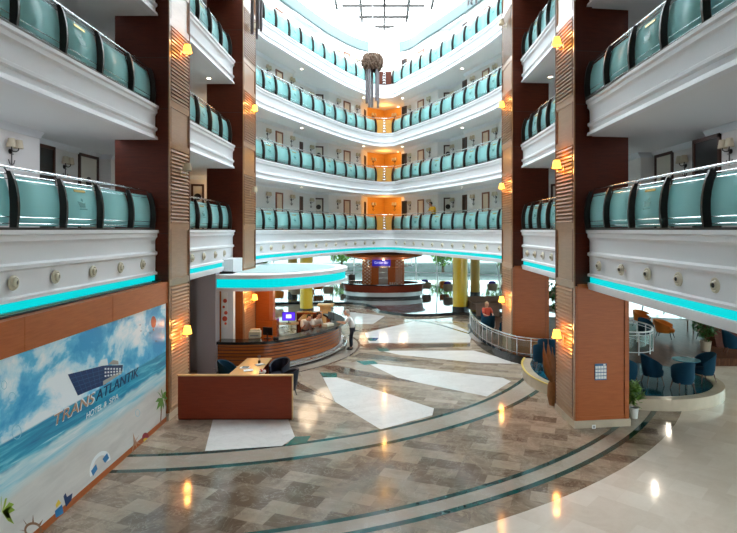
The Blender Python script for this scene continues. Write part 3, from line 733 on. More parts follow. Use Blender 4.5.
# ---------------------------------------------------------------- round air nozzles in the lowest fascia
nz = empty('air_nozzle')
MB().lathe([(.13,0),(.125,.025),(.095,.04),(.085,.02),(.08,-.01)], (0,0,0), 20, M=Matrix.Rotation(PI/2,4,'X')).build('outer_ring', M['cream'], nz, smooth=True)
m = MB(); m.lathe([(.08,0),(.075,.05),(.045,.075),(.04,.06),(.038,.0)], (0,0,0), 18, M=Matrix.Rotation(PI/2,4,'X')@Matrix.Rotation(.2,4,'Y')); m.build('swivel_ball', M['cream'], nz, smooth=True)
MB().lathe([(.001,.058),(.041,.058)], (0,0,0), 14, M=Matrix.Rotation(PI/2,4,'X')@Matrix.Rotation(.2,4,'Y')).build('dark_opening', M['black'], nz)
nzf = [True]
def nozzle(x, y, n, lab):
    p = (x+n[0]*.0, y+n[1]*.0, L1-.885); rz = math.atan2(n[1], n[0])+PI/2
    if nzf[0]: nzf[0] = False; o = nz; o.location = p; o.rotation_euler = (0,0,rz)
    else: o = dup(nz, p, rz)
    o['label'] = lab; o['category'] = 'air vent'; o['group'] = 'round air nozzles in the lowest fascia'
ORD = ['first','second','third','fourth','fifth','sixth','seventh','eighth','ninth','tenth','eleventh','twelfth','thirteenth']
for k, y in enumerate((14.2,13.0,11.75,10.4,9.2,7.9)): nozzle(-6.14, y, (1,0), 'round cream air nozzle on the near left fascia, %s from the pillar' % ORD[k])
for k, y in enumerate((13.5,12.25,11.05,9.9,8.8)): nozzle(5.38, y, (-1,0), 'round cream air nozzle on the near right fascia, %s from the pillar' % ORD[k])
for k, px in enumerate((224,215,203.5,192)): nozzle(-5.9, 5.9*F/(U0-px), (1,0), 'round air nozzle on the fascia between the left pillars, %s from the far pillar' % ORD[k])
for k, px in enumerate((527.5,535,543,552)): nozzle(5.6, 5.6*F/(px-U0), (-1,0), 'round air nozzle on the fascia between the right pillars, %s from the far pillar' % ORD[k])
def path_hit(px, P): return wall_hit(px, P)
for k, px in enumerate((261.5,271.5,283.5,295,306,316.5,326.5,336,346.5,355.5,365,374)):
    p, n = path_hit(px, PC); nozzle(p[0]-n[0]*.02, p[1]-n[1]*.02, n, 'round air nozzle on the left far fascia, %s from the left pillar' % ORD[k])
for k, px in enumerate((499,487,475,463.5,452,442,432,422.5,413.5,404.5,396)):
    p, n = path_hit(px, PC); nozzle(p[0]-n[0]*.02, p[1]-n[1]*.02, n, 'round air nozzle on the right far fascia, %s from the right pillar' % ORD[k])

# ---------------------------------------------------------------- the beach mural on the left wall
MX = -5.80
def Mp(px, py): Y = MX*F/(px-U0); return (Y, H-(py-V0)/F*Y)
def mural_mat():
    m, N, L, b = new_mat('beach_mural_print'); g = N.new('ShaderNodeNewGeometry'); sp = N.new('ShaderNodeSeparateXYZ'); L.new(g.outputs['Position'], sp.inputs[0])
    def math_(op, a, bb, c=None):
        n = N.new('ShaderNodeMath'); n.operation = op
        for i, v in enumerate((a, bb, c)):
            if v is None: continue
            if isinstance(v, (int, float)): n.inputs[i].default_value = v
            else: L.new(v, n.inputs[i])
        return n.outputs[0]
    def noise(scale, det=6, sc=(1,1,1), dist=0.5, rough=.55):
        mp = N.new('ShaderNodeMapping'); mp.inputs['Scale'].default_value = sc; L.new(g.outputs['Position'], mp.inputs['Vector'])
        n = N.new('ShaderNodeTexNoise'); n.inputs['Scale'].default_value = scale; n.inputs['Detail'].default_value = det; n.inputs['Distortion'].default_value = dist; n.inputs['Roughness'].default_value = rough
        L.new(mp.outputs[0], n.inputs['Vector']); return n.outputs['Fac']
    def ramp(v, stops):
        r = N.new('ShaderNodeValToRGB'); e = r.color_ramp.elements
        e[0].position, e[0].color = stops[0][0], (*stops[0][1], 1); e[1].position, e[1].color = stops[-1][0], (*stops[-1][1], 1)
        for p, c in stops[1:-1]: q = e.new(p); q.color = (*c, 1)
        L.new(v, r.inputs[0]); return r.outputs[0]
    def mix(f, a, bb):
        x = N.new('ShaderNodeMix'); x.data_type = 'RGBA'; L.new(f, x.inputs['Factor']); L.new(a, x.inputs['A']); L.new(bb, x.inputs['B']); return x.outputs['Result']
    def step(v, a, bb):
        r = N.new('ShaderNodeMapRange'); r.inputs['From Min'].default_value = a; r.inputs['From Max'].default_value = bb; L.new(v, r.inputs['Value']); return r.outputs[0]
    z = sp.outputs['Z']; y = sp.outputs['Y']
    cl_ = math_('ADD', noise(1.1, 10, (1,.8,1.2), .25, .6), math_('MULTIPLY', math_('SUBTRACT', 3.3, z), .06))
    skyc = ramp(cl_, [(.42,(.03,.32,.62)),(.51,(.12,.50,.74)),(.56,(.50,.74,.86)),(.64,(.85,.88,.92))])
    seac = ramp(noise(2.2, 8, (1,.35,5), .8), [(.3,(.01,.16,.34)),(.5,(.02,.30,.48)),(.62,(.12,.5,.64)),(.72,(.55,.78,.84))])
    sandc = ramp(noise(1.6, 8, (1,.5,3)), [(.3,(.56,.52,.50)),(.7,(.70,.66,.63))])
    shal = ramp(noise(1.8, 8, (1,.35,5)), [(.35,(.22,.56,.68)),(.6,(.58,.72,.76)),(.7,(.78,.82,.84))])
    wob = math_('MULTIPLY', math_('SUBTRACT', noise(.9, 3), .5), .35)
    zz = math_('ADD', z, wob)
    sea_m = step(z, 1.93, 1.90)
    sh_m = step(zz, 1.50, 1.42); sd_m = step(zz, 1.22, 1.0)
    c = mix(sea_m, skyc, seac); c = mix(sh_m, c, shal); c = mix(sd_m, c, sandc)
    L.new(c, b.inputs['Base Color']); b.inputs['Roughness'].default_value = .35; b.inputs['Specular IOR Level'].default_value = .3
    return m
mur = empty('beach_mural', (0,0,0), 0, 'long beach and ocean mural with cruise ship on the lower left wall', 'mural')
MB().span((-5.838,-3.4,.14),(MX,14.9,3.22)).build('printed_panel', mural_mat(), mur)
def art(pts, name, mat, lay=1, M_=Mp):
    q = [M_(*p) for p in pts] if M_ else pts
    m = MB(); x0 = MX-.002; x1 = MX+.0012*lay
    n = len(q); A = [m.bm.verts.new((x0, a, b)) for a, b in q]; B = [m.bm.verts.new((x1, a, b)) for a, b in q]
    m.fill(A, q); m.fill(B, q)
    for i in range(n): m.bm.faces.new([A[i], B[i], B[(i+1)%n], A[(i+1)%n]])
    return m.build(name, mat, mur)
pr = lambda n, c: plain(n, c, .4, spec=.3)
phull = pr('printed_mid_blue', (.03,.11,.26)); navy = pr('printed_navy', (.010,.04,.13)); pwhite = pr('printed_white', (.82,.84,.86)); pgrey = pr('printed_warm_grey', (.42,.38,.34)); pgreen = pr('printed_green', (.10,.24,.03)); pbrown = pr('printed_brown', (.25,.12,.06)); pred = pr('printed_red', (.25,.012,.03)); pyel = pr('printed_yellow', (.8,.55,.05)); pblue = pr('printed_blue', (.02,.18,.42)); plt = pr('printed_light_blue', (.25,.55,.68)); pornge = pr('printed_orange', (.5,.28,.18))
art([(67.8,374.4),(103,365.7),(106,384.5),(92,389.5),(77.9,395.6)], 'ship_hull', navy, 1)
art([(103,365.7),(122.8,365),(122,372.5),(103,384.5)], 'ship_side', navy, 2)
art([(103,381),(122,370.5),(121.5,373.5),(103,385.5)], 'ship_stern', pgrey, 3)
art([(97.6,366.5),(101,360),(107,358.5),(108,365)], 'ship_bridge', pwhite, 3); art([(108,364.5),(113,360),(118,361),(118.5,364.5)], 'ship_funnel', pgrey, 3)
for r_ in range(3):
    for k in range(6): 
        x = 104.5+k*2.9; yv = 368+r_*3.6-k*.25*r_; art([(x,yv),(x+1.7,yv-.1),(x+1.7,yv+1.7),(x,yv+1.8)], 'ship_window', pwhite, 3)
for k in range(4):
    t = (k+1)/5; art([(67.8+t*10,374.4+t*21),(104,366+t*18),(104,366.5+t*18),(67.8+t*10,374.8+t*21)], 'hull_line', phull, 2)
for k in range(5):
    t = (k+1)/6; art([(67.8+t*36,374.4-t*8.5),(68.3+t*36,374.4-t*8.5),(79+t*26,395-t*10),(78.5+t*26,395-t*10)], 'hull_line', phull, 2)
def text(s, y0, z0, h, mat, name, width=None, lay=1, plane='mural', parent=None, shear=.2, extr=.004, loc=None):
    c = bpy.data.curves.new(name, 'FONT'); c.body = s; c.size = h*1.38; c.extrude = extr; c.shear = shear
    o = bpy.data.objects.new(name, c); COL.objects.link(o); bpy.context.view_layer.update()
    me = bpy.data.meshes.new_from_object(o.evaluated_get(bpy.context.evaluated_depsgraph_get())); bpy.data.objects.remove(o)
    xs = [v.co.x for v in me.vertices]; w = max(xs)-min(xs); sx = (width/w) if width else 1
    for v in me.vertices: v.co.x = (v.co.x-min(xs))*sx
    me.materials.clear(); me.materials.append(mat); me.name = name
    o = bpy.data.objects.new(name, me); COL.objects.link(o); o.parent = parent
    if plane == 'mural': o.rotation_euler = (PI/2, 0, PI/2); o.location = (MX+.003*lay, y0, z0)
    else: o.rotation_euler = (PI/2,0,0); o.location = loc
    return o
text('TRANS', 9.78, 1.70, .235, pwhite, 'lettering', 1.42, 1, parent=mur)
text('TRANS', 9.79, 1.715, .20, pornge, 'lettering', 1.36, 1.6, parent=mur)
text('ATLANTIK', 11.22, 1.70, .22, pr('printed_dark_navy',(.01,.03,.10)), 'lettering', 1.98, 1, parent=mur)
text('HOTEL', 10.85, 1.47, .12, pwhite, 'lettering', .62, 1, parent=mur); text('&', 11.54, 1.47, .12, pwhite, 'lettering', .12, 1, parent=mur); text('SPA', 11.76, 1.47, .12, pwhite, 'lettering', .42, 1, parent=mur)
def ellipse(cx, cy, rx, ry, n=16): return [(cx+rx*math.cos(2*PI*i/n), cy+ry*math.sin(2*PI*i/n)) for i in range(n)]
art(ellipse(153.5,322,2.6,6,14), 'balloon', pred, 1); art([(152.6,328.5),(154.2,328.5),(154,330.5),(153,330.5)], 'balloon_basket', pbrown, 1)
for cx, cy in ((141,331),(150,333),(156,341),(140,325),(167,347)): art([(cx-1.2,cy-1),(cx,cy),(cx+1.2,cy-1.2),(cx,cy+.8)], 'seagull', navy, 1)
# palm
art([(160,423),(161,424),(162.5,400),(161.5,398)], 'palm_trunk', pbrown, 1)
art([(167.5,416),(168.6,415),(165.5,399),(164,397)], 'palm_trunk', pbrown, 1)
for dx, dy in ((-7,4),(-6,12),(-5,-6),(-1,-9),(4,-7),(6,0),(6,9),(1,11),(-2,13)):
    art([(162.5,398),(162.5+dx*.5-.9,398+dy*.5-2),(162.5+dx,398+dy),(162.5+dx*.5+1,398+dy*.5+1.6)], 'palm_frond', pgreen, 2)
for cx, cy in ((2,512),):
    for dx, dy in ((12,-8),(13,-2),(9,6),(5,-14),(12,12),(-1,-16)): art([(cx,cy),(cx+dx*.6,cy+dy*.6-5),(cx+dx,cy+dy),(cx+dx*.5,cy+dy*.5+3)], 'palm_frond', pr('printed_bright_green',(.3,.42,.05)), 2)
# starfish, ball, lifebuoy, bucket, crab bag, ship wheel, bubbles
for dx, dy in ((-3.2,12),(-1.5,-10),(4.5,-8),(6.5,1),(2.6,5)): art([(134.5-1,443),(134.5+dx,443+dy),(134.5+1.4,441)], 'starfish', pornge, 2)
art(ellipse(145.5,437.5,3.4,5,14), 'beach_ball', pred, 1); art(ellipse(146,440,2.8,2.2,10), 'ball_stripe', pyel, 2)
def ringart(cx, cy, rx, ry, t, name, mat, lay, n=20, a0=0, a1=2*PI, slope=0):
    pts = [(cx+rx*math.cos(a0+(a1-a0)*i/n), cy+ry*math.sin(a0+(a1-a0)*i/n)+slope*rx*math.cos(a0+(a1-a0)*i/n)) for i in range(n+1)]
    inn = [(cx+(rx-t)*math.cos(a0+(a1-a0)*i/n), cy+(ry-t*1.2)*math.sin(a0+(a1-a0)*i/n)+slope*(rx-t)*math.cos(a0+(a1-a0)*i/n)) for i in range(n+1)]
    m = MB(); x1 = MX+.0012*lay
    A = [m.bm.verts.new((x1, *Mp(*p))) for p in pts]; B = [m.bm.verts.new((x1, *Mp(*p))) for p in inn]
    for i in range(n): m.bm.faces.new([A[i], A[i+1], B[i+1], B[i]])
    m.build(name, mat, mur)
ringart(100,466,10.5,14,3.4,'lifebuoy',pwhite,1,24,PI*.86,PI*1.99,-.55)
art([(91,471),(96,464),(97.5,469),(93,476)], 'lifebuoy_band', pblue, 2); art([(102.5,459),(107,453),(109,458),(105,463)], 'lifebuoy_band', pblue, 2)
art([(54.8,511),(62,504.5),(63.5,513),(56,518)], 'toy_bucket', pblue, 1); art([(55.5,505),(58.5,499.5),(61,503),(56.5,508)], 'toy_bucket_sand', pyel, 2)
art([(63.5,496.5),(65.5,493),(67,497),(72.5,493),(71.5,500),(66,507)], 'toy_sail', navy, 1)
ringart(33,530,9,8,2.2,'ship_wheel',pbrown,1)
for a in range(8): art([(33+9*math.cos(a*PI/4)-.8,530+8*math.sin(a*PI/4)),(33+14*math.cos(a*PI/4+.0),530+15*math.sin(a*PI/4)),(33+9*math.cos(a*PI/4)+1,530+8*math.sin(a*PI/4)+1)], 'wheel_spoke', pbrown, 2)
for cx, cy, q in ((16.5,432,5),(12,398,4),(4,385,3),(137.5,413,2.4)): ringart(cx,cy,q,q*1.5,max(.35,q*.14),'bubble',plt,1)

# ---------------------------------------------------------------- reception: canopy, counter, back office
TOP = catmull([(-6.0,20.02),(-5,19.95),(-4.03,20.15),(-3.17,20.9),(-2.4,21.9),(-1.85,23.1),(-1.62,24.3),(-1.7,25.6),(-2.2,27.0)], 5)
ca = empty('reception_canopy', (0,0,0), 0, 'white curved canopy with cyan light strip over the reception counter', 'canopy')
CAN = catmull([(-6.0,19.95),(-5,19.9),(-3.9,20.05),(-3.0,20.75),(-2.2,21.8),(-1.65,23.1),(-1.45,24.3),(-1.6,25.5),(-2.2,26.6),(-3.3,27.2),(-4.6,27.4),(-6.0,27.3)], 5)
MB().prism(offset(CAN,-.0), 3.42, 3.56).build('top_slab', M['white'], ca)
MB().sweep([(-.3,3.10),(-.10,3.10),(-.10,3.42),(-.3,3.42)], CAN, 0, closed=True).build('light_strip', plain('cyan_canopy_strip',(0,.15,.15),.6,spec=.1,emit=(0,.64,.68),es=.95), ca)
MB().prism(offset(CAN,-.0), 2.98, 3.10).build('soffit', M['white'], ca)
inn = [( -3.9+(p[0]+3.9)*.78, 23.8+(p[1]-23.8)*.72) for p in CAN]
MB().prism(inn, 3.56, 3.575).build('top_panel', plain('pale_teal_panel',(.45,.62,.63),.4), ca)
ct = empty('reception_counter', (-6,20,0), 0, 'long curved wooden reception counter with black stone top and steel foot rail', 'counter')
T2 = [(p[0]+6, p[1]-20) for p in TOP]
o2 = lambda d: offset(T2, d)
MB().prism(offset(T2,.02)+offset(T2,-.62)[::-1], 1.03, 1.13).build('stone_top', M['blackstone'], ct, bevel=.01)
MB().prism(offset(T2,-.15)+offset(T2,-.45)[::-1], .24, 1.03).build('front_panel', M['counterwood'], ct)
m = MB()
for z in (.42,.54,.66,.78,.9): m.sweep([(-.155,z),(-.135,z+.01),(-.135,z+.03),(-.155,z+.04)], T2, 0)
m.build('front_groove', M['cherry'], ct)
MB().prism(offset(T2,-.25)+offset(T2,-.45)[::-1], 0, .24).build('plinth', M['blackstone'], ct)
MB().prism(offset(T2,-.06)+offset(T2,-.16)[::-1], .05, .22).build('steel_band', M['brushed'], ct)
MB().tube([(p[0],p[1],.2) for p in offset(T2,.12)], .03, 8).build('foot_rail', M['steel'], ct, smooth=True)
m = MB()
for p, q in list(zip(offset(T2,.12), offset(T2,-.15)))[::6]: m.cyl((p[0],p[1],.2),(q[0],q[1],.2),.018)
m.build('rail_bracket', M['steel'], ct)
strip(offset(TOP,.62), offset(TOP,.12), 'm_tan', .0075)
strip(offset(TOP,.12), offset(TOP,-.2), 'm_dark', .0076)
strip(offset(TOP,.72), offset(TOP,.62), 'm_dark', .0078)
# curved wooden screen behind the lamp and rear cabinets
sc = empty('wooden_screen', (-4.75,24.2,0), 0, 'curved cherry wood screen behind the reception, right of the far left pillar', 'screen')
MB().prism([(-.75,0),(-.1,-.12),(.04,0),(.04,.5),(-.75,.4)], 0, 2.98).build('panel', M['panelwood'], sc)
MB().prism([(-.78,-.06),(.05,-.2),(.2,.0),(.2,.6),(-.78,.5)], 0, 1.25).build('lower_panel', M['counterwood'], sc)
for (x0,x1,y0,y1,h,lab,nm) in ((-4.1,-2.9,27.0,27.45,1.12,'low cherry wood cabinet behind the reception staff','cabinet'),(-3.7,-3.25,25.0,26.6,1.08,'cherry wood cabinet right behind the bending receptionist','cabinet')):
    c = empty(nm, ((x0+x1)/2,(y0+y1)/2,0), 0, lab, 'cabinet'); w, d = x1-x0, y1-y0
    MB().box((0,0,h/2),(w,d,h)).build('body', M['redwood'], c); MB().box((0,0,h+.015),(w+.06,d+.06,.03)).build('worktop', M['counterwood'], c)
    for k in (-1,1): dd = MB().box((k*w/4,-d/2-.008,h/2),(w/2-.04,.015,h-.1)).build('door', M['cherry'], c); MB().cyl((k*.04,-d/2-.03,h*.6),(k*.04,-d/2-.03,h*.7),.008).build('handle', M['steel'], dd)
c = empty('back_desk', (-4.45,26.35,0), 0, 'wooden back desk under the blue monitor behind reception', 'desk')
MB().box((0,0,.74),(1.3,.6,.04)).build('desk_top', M['deskwood'], c)
for k in (-.6,.6): MB().box((k,0,.36),(.04,.55,.72)).build('side_panel', M['redwood'], c)
def monitor(name, loc, rz, w, h, lab, scr, logo=None):
    o = empty(name, loc, rz, lab, 'monitor')
    MB().box((0,0,.01),(.22,.16,.02)).build('foot', M['black'], o); MB().box((0,.03,.1),(.04,.03,.18)).build('stem', M['black'], o)
    MB().box((0,0,.12+h/2),(w,.04,h)).build('housing', M['black'] if scr!='screen' else M['purple'], o, bevel=.01); s = MB().box((0,-.022,.12+h/2),(w-.05,.004,h-.05)).build('display', M[scr], o)
    if logo: MB().box((0,-.026,.12+h/2),(w*.4,.003,h*.4)).build('picture', M['screenwhite'], s)
monitor('monitor', (-4.35,26.2,.76), .1, .62,.42, 'blue-purple monitor with a white picture on the desk behind reception', 'screen', True)
monitor('monitor', (-4.22,20.68,1.13), PI-.3, .4,.3, 'black monitor seen from behind beside the printer on the counter', 'black')
monitor('monitor', (-2.15,24.2,1.13), 2.2, .5,.34, 'black monitor on the counter beside the second receptionist', 'grey', True)
pn_ = empty('printer', (-4.72,20.78,1.13), .1, 'beige desktop printer standing on the reception counter', 'printer')
MB().box((0,0,.13),(.44,.38,.24)).build('body', M['cream'], pn_, bevel=.02); MB().box((0,.08,.28),(.36,.16,.08)).build('paper_feed', M['cream'], pn_, bevel=.01); MB().box((0,-.2,.12),(.3,.06,.04)).build('output_tray', M['grey'], pn_); MB().box((.0,.02,.255),(.3,.1,.012)).build('lid', M['paper'], pn_)
wv_ = empty('document_tray', (-2.2,23.3,1.13), .9, 'cream document tray beside the seated receptionist', 'tray')
MB().box((0,0,.05),(.45,.3,.1)).build('tray_body', M['cream'], wv_, bevel=.01); MB().box((0,0,.11),(.4,.26,.02)).build('papers', M['paper'], wv_)
c = empty('telephone', (-3.9,20.62,1.13), .2, 'small black telephone on the reception counter right of the monitor', 'telephone')
MB().box((0,0,.03),(.2,.2,.05)).build('base', M['navy'], c, bevel=.01); MB().tube([(-.07,-.08,.07),(-.07,0,.09),(-.07,.08,.07)],.02,8).build('handset', M['black'], c)

# low wooden divider and desk behind it
dv = empty('divider_panel', (-3.97,15.1,0), 0, 'low red-brown wooden divider panel in front of the guest desk', 'divider')
MB().box((0,0,.62),(3.12,.1,1.16)).build('board', M['redwood'], dv); MB().box((0,0,1.215),(3.16,.14,.03)).build('cap', M['deskwood'], dv)
MB().box((0,0,.03),(3.1,.08,.06)).build('plinth', M['cherry'], dv); MB().box((1.57,0,.61),(.025,.13,1.2)).build('edge_strip', M['deskwood'], dv)
dk = empty('guest_desk', (-4.18,17.4,0), 0, 'long light wood guest relations desk behind the red divider', 'desk')
MB().prism([(-.5,-1.1),(.42,-1.1),(.42,1.7),(-.42,1.7)], .72, .76).build('desk_top', M['deskwood'], dk, bevel=.005)
for y in (-1.0,1.55): MB().box((0,y,.36),(.7,.05,.72)).build('side_panel', M['redwood'], dk)
for k, (x, y, c_) in enumerate(((-4.35,17.7,'paper'),(-4.15,17.35,'paper'),(-3.95,18.1,'grey'))):
    o = empty('document', (x,y,.765), .3*k, ['white papers at the left of the guest desk','white papers in the middle of the guest desk','grey folder at the back of the guest desk'][k], 'document')
    MB().box((0,0,.008),(.3,.22,.012)).build('sheet', M[c_], o); MB().box((.02,.02,.02),(.2,.16,.01)).build('top_sheet', M['paper'] if k else M['bluetop'], o)
o = empty('pen_holder', (-4.02,18.3,.76), 0, 'small dark pen holder standing on the guest desk', 'pen holder')
MB().lathe([(.001,0),(.04,0),(.045,.1),(.035,.1),(.03,.02)],(0,0,0),12).build('cup', M['black'], o)
for k in range(4): MB().cyl((.01*k-.015,0,.03),(.03*k-.05,.02,.28),.005).build('pen', M['grey'], o)
o = empty('flower_bowl', (-3.62,16.95,.74), 0, 'small bowl of pink flowers at the right edge of the guest desk', 'flowers')
MB().lathe([(.001,0),(.06,0),(.11,.07),(.1,.07),(.05,.015)],(0,0,.02),14).build('bowl', M['whitepot'], o)
for k in range(7): MB().sphere((.07*math.cos(k*.9),.07*math.sin(k*.9),.12+.02*(k%2)),.035,8).build('flower', M['shirtred'] if k%2 else M['paper'], o)

# ---------------------------------------------------------------- chairs
def tub_chair(name, mat, legm, seat_h=.44, top=.86, w=.6, arm=.62):
    r = empty(name)
    m = MB(); n = 22; R = w/2; rows_o = []; rows_i = []
    for i in range(n+1):
        a = math.radians(-38+ (256)*i/n); t = abs(i/n-.5)*2
        h = arm+(top-arm)*max(0, math.cos(min(1, t*1.05)*PI/2))**.8
        c, s = math.cos(a), math.sin(a); lean = .05*(1-t)
        rows_o.append([(R*.86*c, R*.86*s, .26), (R*c, R*(s*.98), .42), (R*1.02*c, (R*1.02+lean)*s, h-.02)])
        rows_i.append([(R*.98*c, (R*.98+lean)*s, h), (R*.86*c, (R*.86+lean*.8)*s, h-.02), (R*.80*c, R*.80*s, seat_h), (R*.7*c, R*.7*s, .28)])
    prof = [o+i for o, i in zip(rows_o, rows_i)]; V = [[m.bm.verts.new(p) for p in row] for row in prof]; k = len(V[0])
    for a, b in zip(V, V[1:]):
        for j in range(k): m.bm.faces.new([a[j], b[j], b[(j+1)%k], a[(j+1)%k]])
    m.bm.faces.new(V[0][::-1]); m.bm.faces.new(V[-1])
    m.build('backrest', mat, r, smooth=True)
    MB().lathe([(.001,.28),(R*.82,.28),(R*.86,.34),(R*.86,seat_h-.03),(R*.78,seat_h),(.001,seat_h+.015)], (0,-.03,0), 22, sy=1.05).build('seat', mat, r, smooth=True)
    for sx in (-1,1):
        for sy in (-1,1): MB().cyl((sx*R*.62,sy*R*.62,.29),(sx*R*.78,sy*R*.8,0),.022,.012,8).build('leg', legm, r)
    return r
legw = plain('walnut_leg', (.12,.04,.02), .4); legd = M['dark']
def placer(proto):
    st = [True]
    def f(x, y, z, rz, lab, grp=None, scale=None, cat='chair'):
        if st[0]: st[0] = False; o = proto; o.location = (x,y,z); o.rotation_euler = (0,0,rz)
        else: o = dup(proto, (x,y,z), rz)
        o['label'] = lab; o['category'] = cat
        if grp: o['group'] = grp
        if scale: o.scale = (scale,)*3
        return o
    return f
# backrest of each chair points to local +Y
blue = placer(tub_chair('tub_chair', M['blue'], legw, .46, .95, .64, .66))
ZT = .3
gB = 'blue tub chairs of the terrace'
blue(9.22,16.75,ZT,PI, 'blue velvet tub chair with its back to the camera at the round terrace table', gB)
blue(8.7,17.55,ZT,PI/2-.1, 'blue velvet tub chair on the left of the round terrace table', gB)
blue(10.45,17.75,ZT,-PI/2+.1, 'blue velvet tub chair on the right of the round terrace table', gB)
blue(7.75,17.3,ZT,PI/2+.5, 'blue velvet tub chair partly hidden by the near right pillar', gB)
blue(5.72,19.4,ZT,PI-.15, 'blue velvet tub chair standing left of the near right pillar on the low terrace', gB)
blue(6.15,20.3,ZT,PI-.3, 'blue velvet tub chair behind the nearer one left of the near right pillar', gB)
blue(5.05,25.75,ZT,PI+.3, 'blue tub chair behind the curved steel rail, nearest the seated person', gB)
blue(5.75,25.1,ZT,-2.2, 'blue tub chair behind the curved rail beside the far right pillar', gB)
blue(5.3,27.1,ZT,.3, 'blue tub chair that the person in white and red sits in', gB)
blue(13.9,21.7,ZT,1.2, 'dark blue tub chair at the right edge near the slanted wall', gB)
blue(11.9,24.6,ZT,.4, 'dark blue tub chair behind the white curved rail, by the orange chairs', gB)
blue(-4.95,18.0,0,PI/2, 'dark armchair at the left side of the guest desk', 'dark armchairs at the guest desk')
nav = placer(tub_chair('armchair', M['navy'], M['black'], .46, .9, .68, .68))
nav(-3.35,18.3,0,-.5, 'navy leather armchair at the back right of the guest desk', 'dark armchairs at the guest desk')
nav(-2.9,17.05,0,-PI/2, 'navy leather armchair at the near right of the guest desk', 'dark armchairs at the guest desk')
ora = placer(tub_chair('armchair', M['orange'], M['black'], .44, .82, .82, .6))
gO = 'armchairs of the window lounge'
ora(12.95,25.0,ZT,.9, 'orange velvet armchair in front of the white lounge table', gO)
ora(13.3,27.9,ZT,.5, 'orange velvet armchair farther back by the window, left of the white table', gO)
ora(5.3,45.2,.15,.2, 'orange armchair by the windows right of the bar', gO)
bei = placer(tub_chair('armchair', M['beige'], M['black'], .44, .85, .78, .64))
bei(14.6,24.6,ZT,-.9, 'beige armchair right of the white lounge table, nearer one', gO)
bei(15.4,25.7,ZT,-.6, 'beige armchair right of the white lounge table, farther one', gO)
bei(5.35,43.2,.15,PI, 'beige armchair with purple back just left of the front yellow column', gO)
bei(8.9,43.6,.15,PI-.2, 'beige armchair with purple back right of the rear yellow column', gO)
bei(10.1,44.4,.15,-2.2, 'pale beige armchair farthest right behind the yellow columns', gO)
bei(3.8,45.0,.15,2.9, 'beige armchair directly right of the bar kiosk', gO)
bei(-3.9,41.5,.15,2.9, 'beige armchair left of the bar behind the canopy', gO)
bei(-6.3,41.0,.15,3.2, 'beige armchair seen under the canopy near the left yellow column', gO)
ora(-5.2,40.0,.15,PI, 'orange armchair seen under the canopy left of the bar', gO)
for x, y, lab in ((5.35,43.75,'purple cushion over the beige armchair left of the front yellow column'),(8.97,44.15,'purple cushion over the beige armchair right of the rear yellow column'),(3.7,45.55,'purple cushion on the armchair right of the bar kiosk')):
    o = empty('cushion', (x,y-.15,.98), 0, lab, 'cushion', 'purple cushions by the windows'); MB().sphere((0,0,0),.3,14,(1,.35,.5)).build('pad', M['purple'], o, smooth=True)
for k, (x, y, rz, f, lab) in enumerate(((2.6,46.6,1.2,'b','beige armchair against the window just right of the bar kiosk'),(7.0,46.0,-.8,'b','beige armchair against the window between the two yellow columns'),(11.2,41.5,-1.6,'b','beige armchair by the window far right of the yellow columns'),
    (-2.9,45.5,.4,'b','beige armchair at the window left of the bar kiosk'),(-5.0,44.5,.2,'o','orange armchair at the window left of the bar, farther back'),(-8.2,41.0,.3,'b','beige armchair at the window far left under the canopy'),(-7.2,38.9,PI,'o','orange armchair nearest the dais edge under the canopy'),(6.4,44.0,-1.6,'o','second orange armchair between the yellow columns'),(12.1,38.5,-1.2,'b','beige armchair right of the rear column, nearest the camera'))):
    (bei if f == 'b' else ora)(x, y, .15, rz, lab, gO)
# brown sofas by the front yellow column
def sofa(x, y, z, rz, w, lab, mat='brownfab'):
    r = empty('sofa', (x,y,z), rz, lab, 'sofa', 'brown sofas beside the yellow column')
    MB().box((0,0,.27),(w,.8,.3)).build('base', M[mat], r, bevel=.05); 
    for k in range(2): MB().box(((k-.5)*w*.42,-.05,.45),(w*.41,.66,.12)).build('seat_cushion', M[mat], r, bevel=.04)
    MB().box((0,.34,.6),(w,.18,.55)).build('backrest', M[mat], r, bevel=.07)
    for s in (-1,1): MB().box((s*(w/2-.08),0,.42),(.16,.8,.45)).build('armrest', M[mat], r, bevel=.06)
    for s in (-1,1):
        for q in (-1,1): MB().cyl((s*(w/2-.1),q*.32,.14),(s*(w/2-.1),q*.32,0),.025).build('leg', M['black'], r)
sofa(6.6,34.4,.15,.1,2.2,'brown fabric sofa right of the front yellow column'); sofa(6.2,31.7,.15,PI-.2,1.3,'dark brown sofa end in front of the first sofa')
sofa(9.2,35.5,.15,0,2.0,'brown sofa farther right, half hidden by the far right pillar')

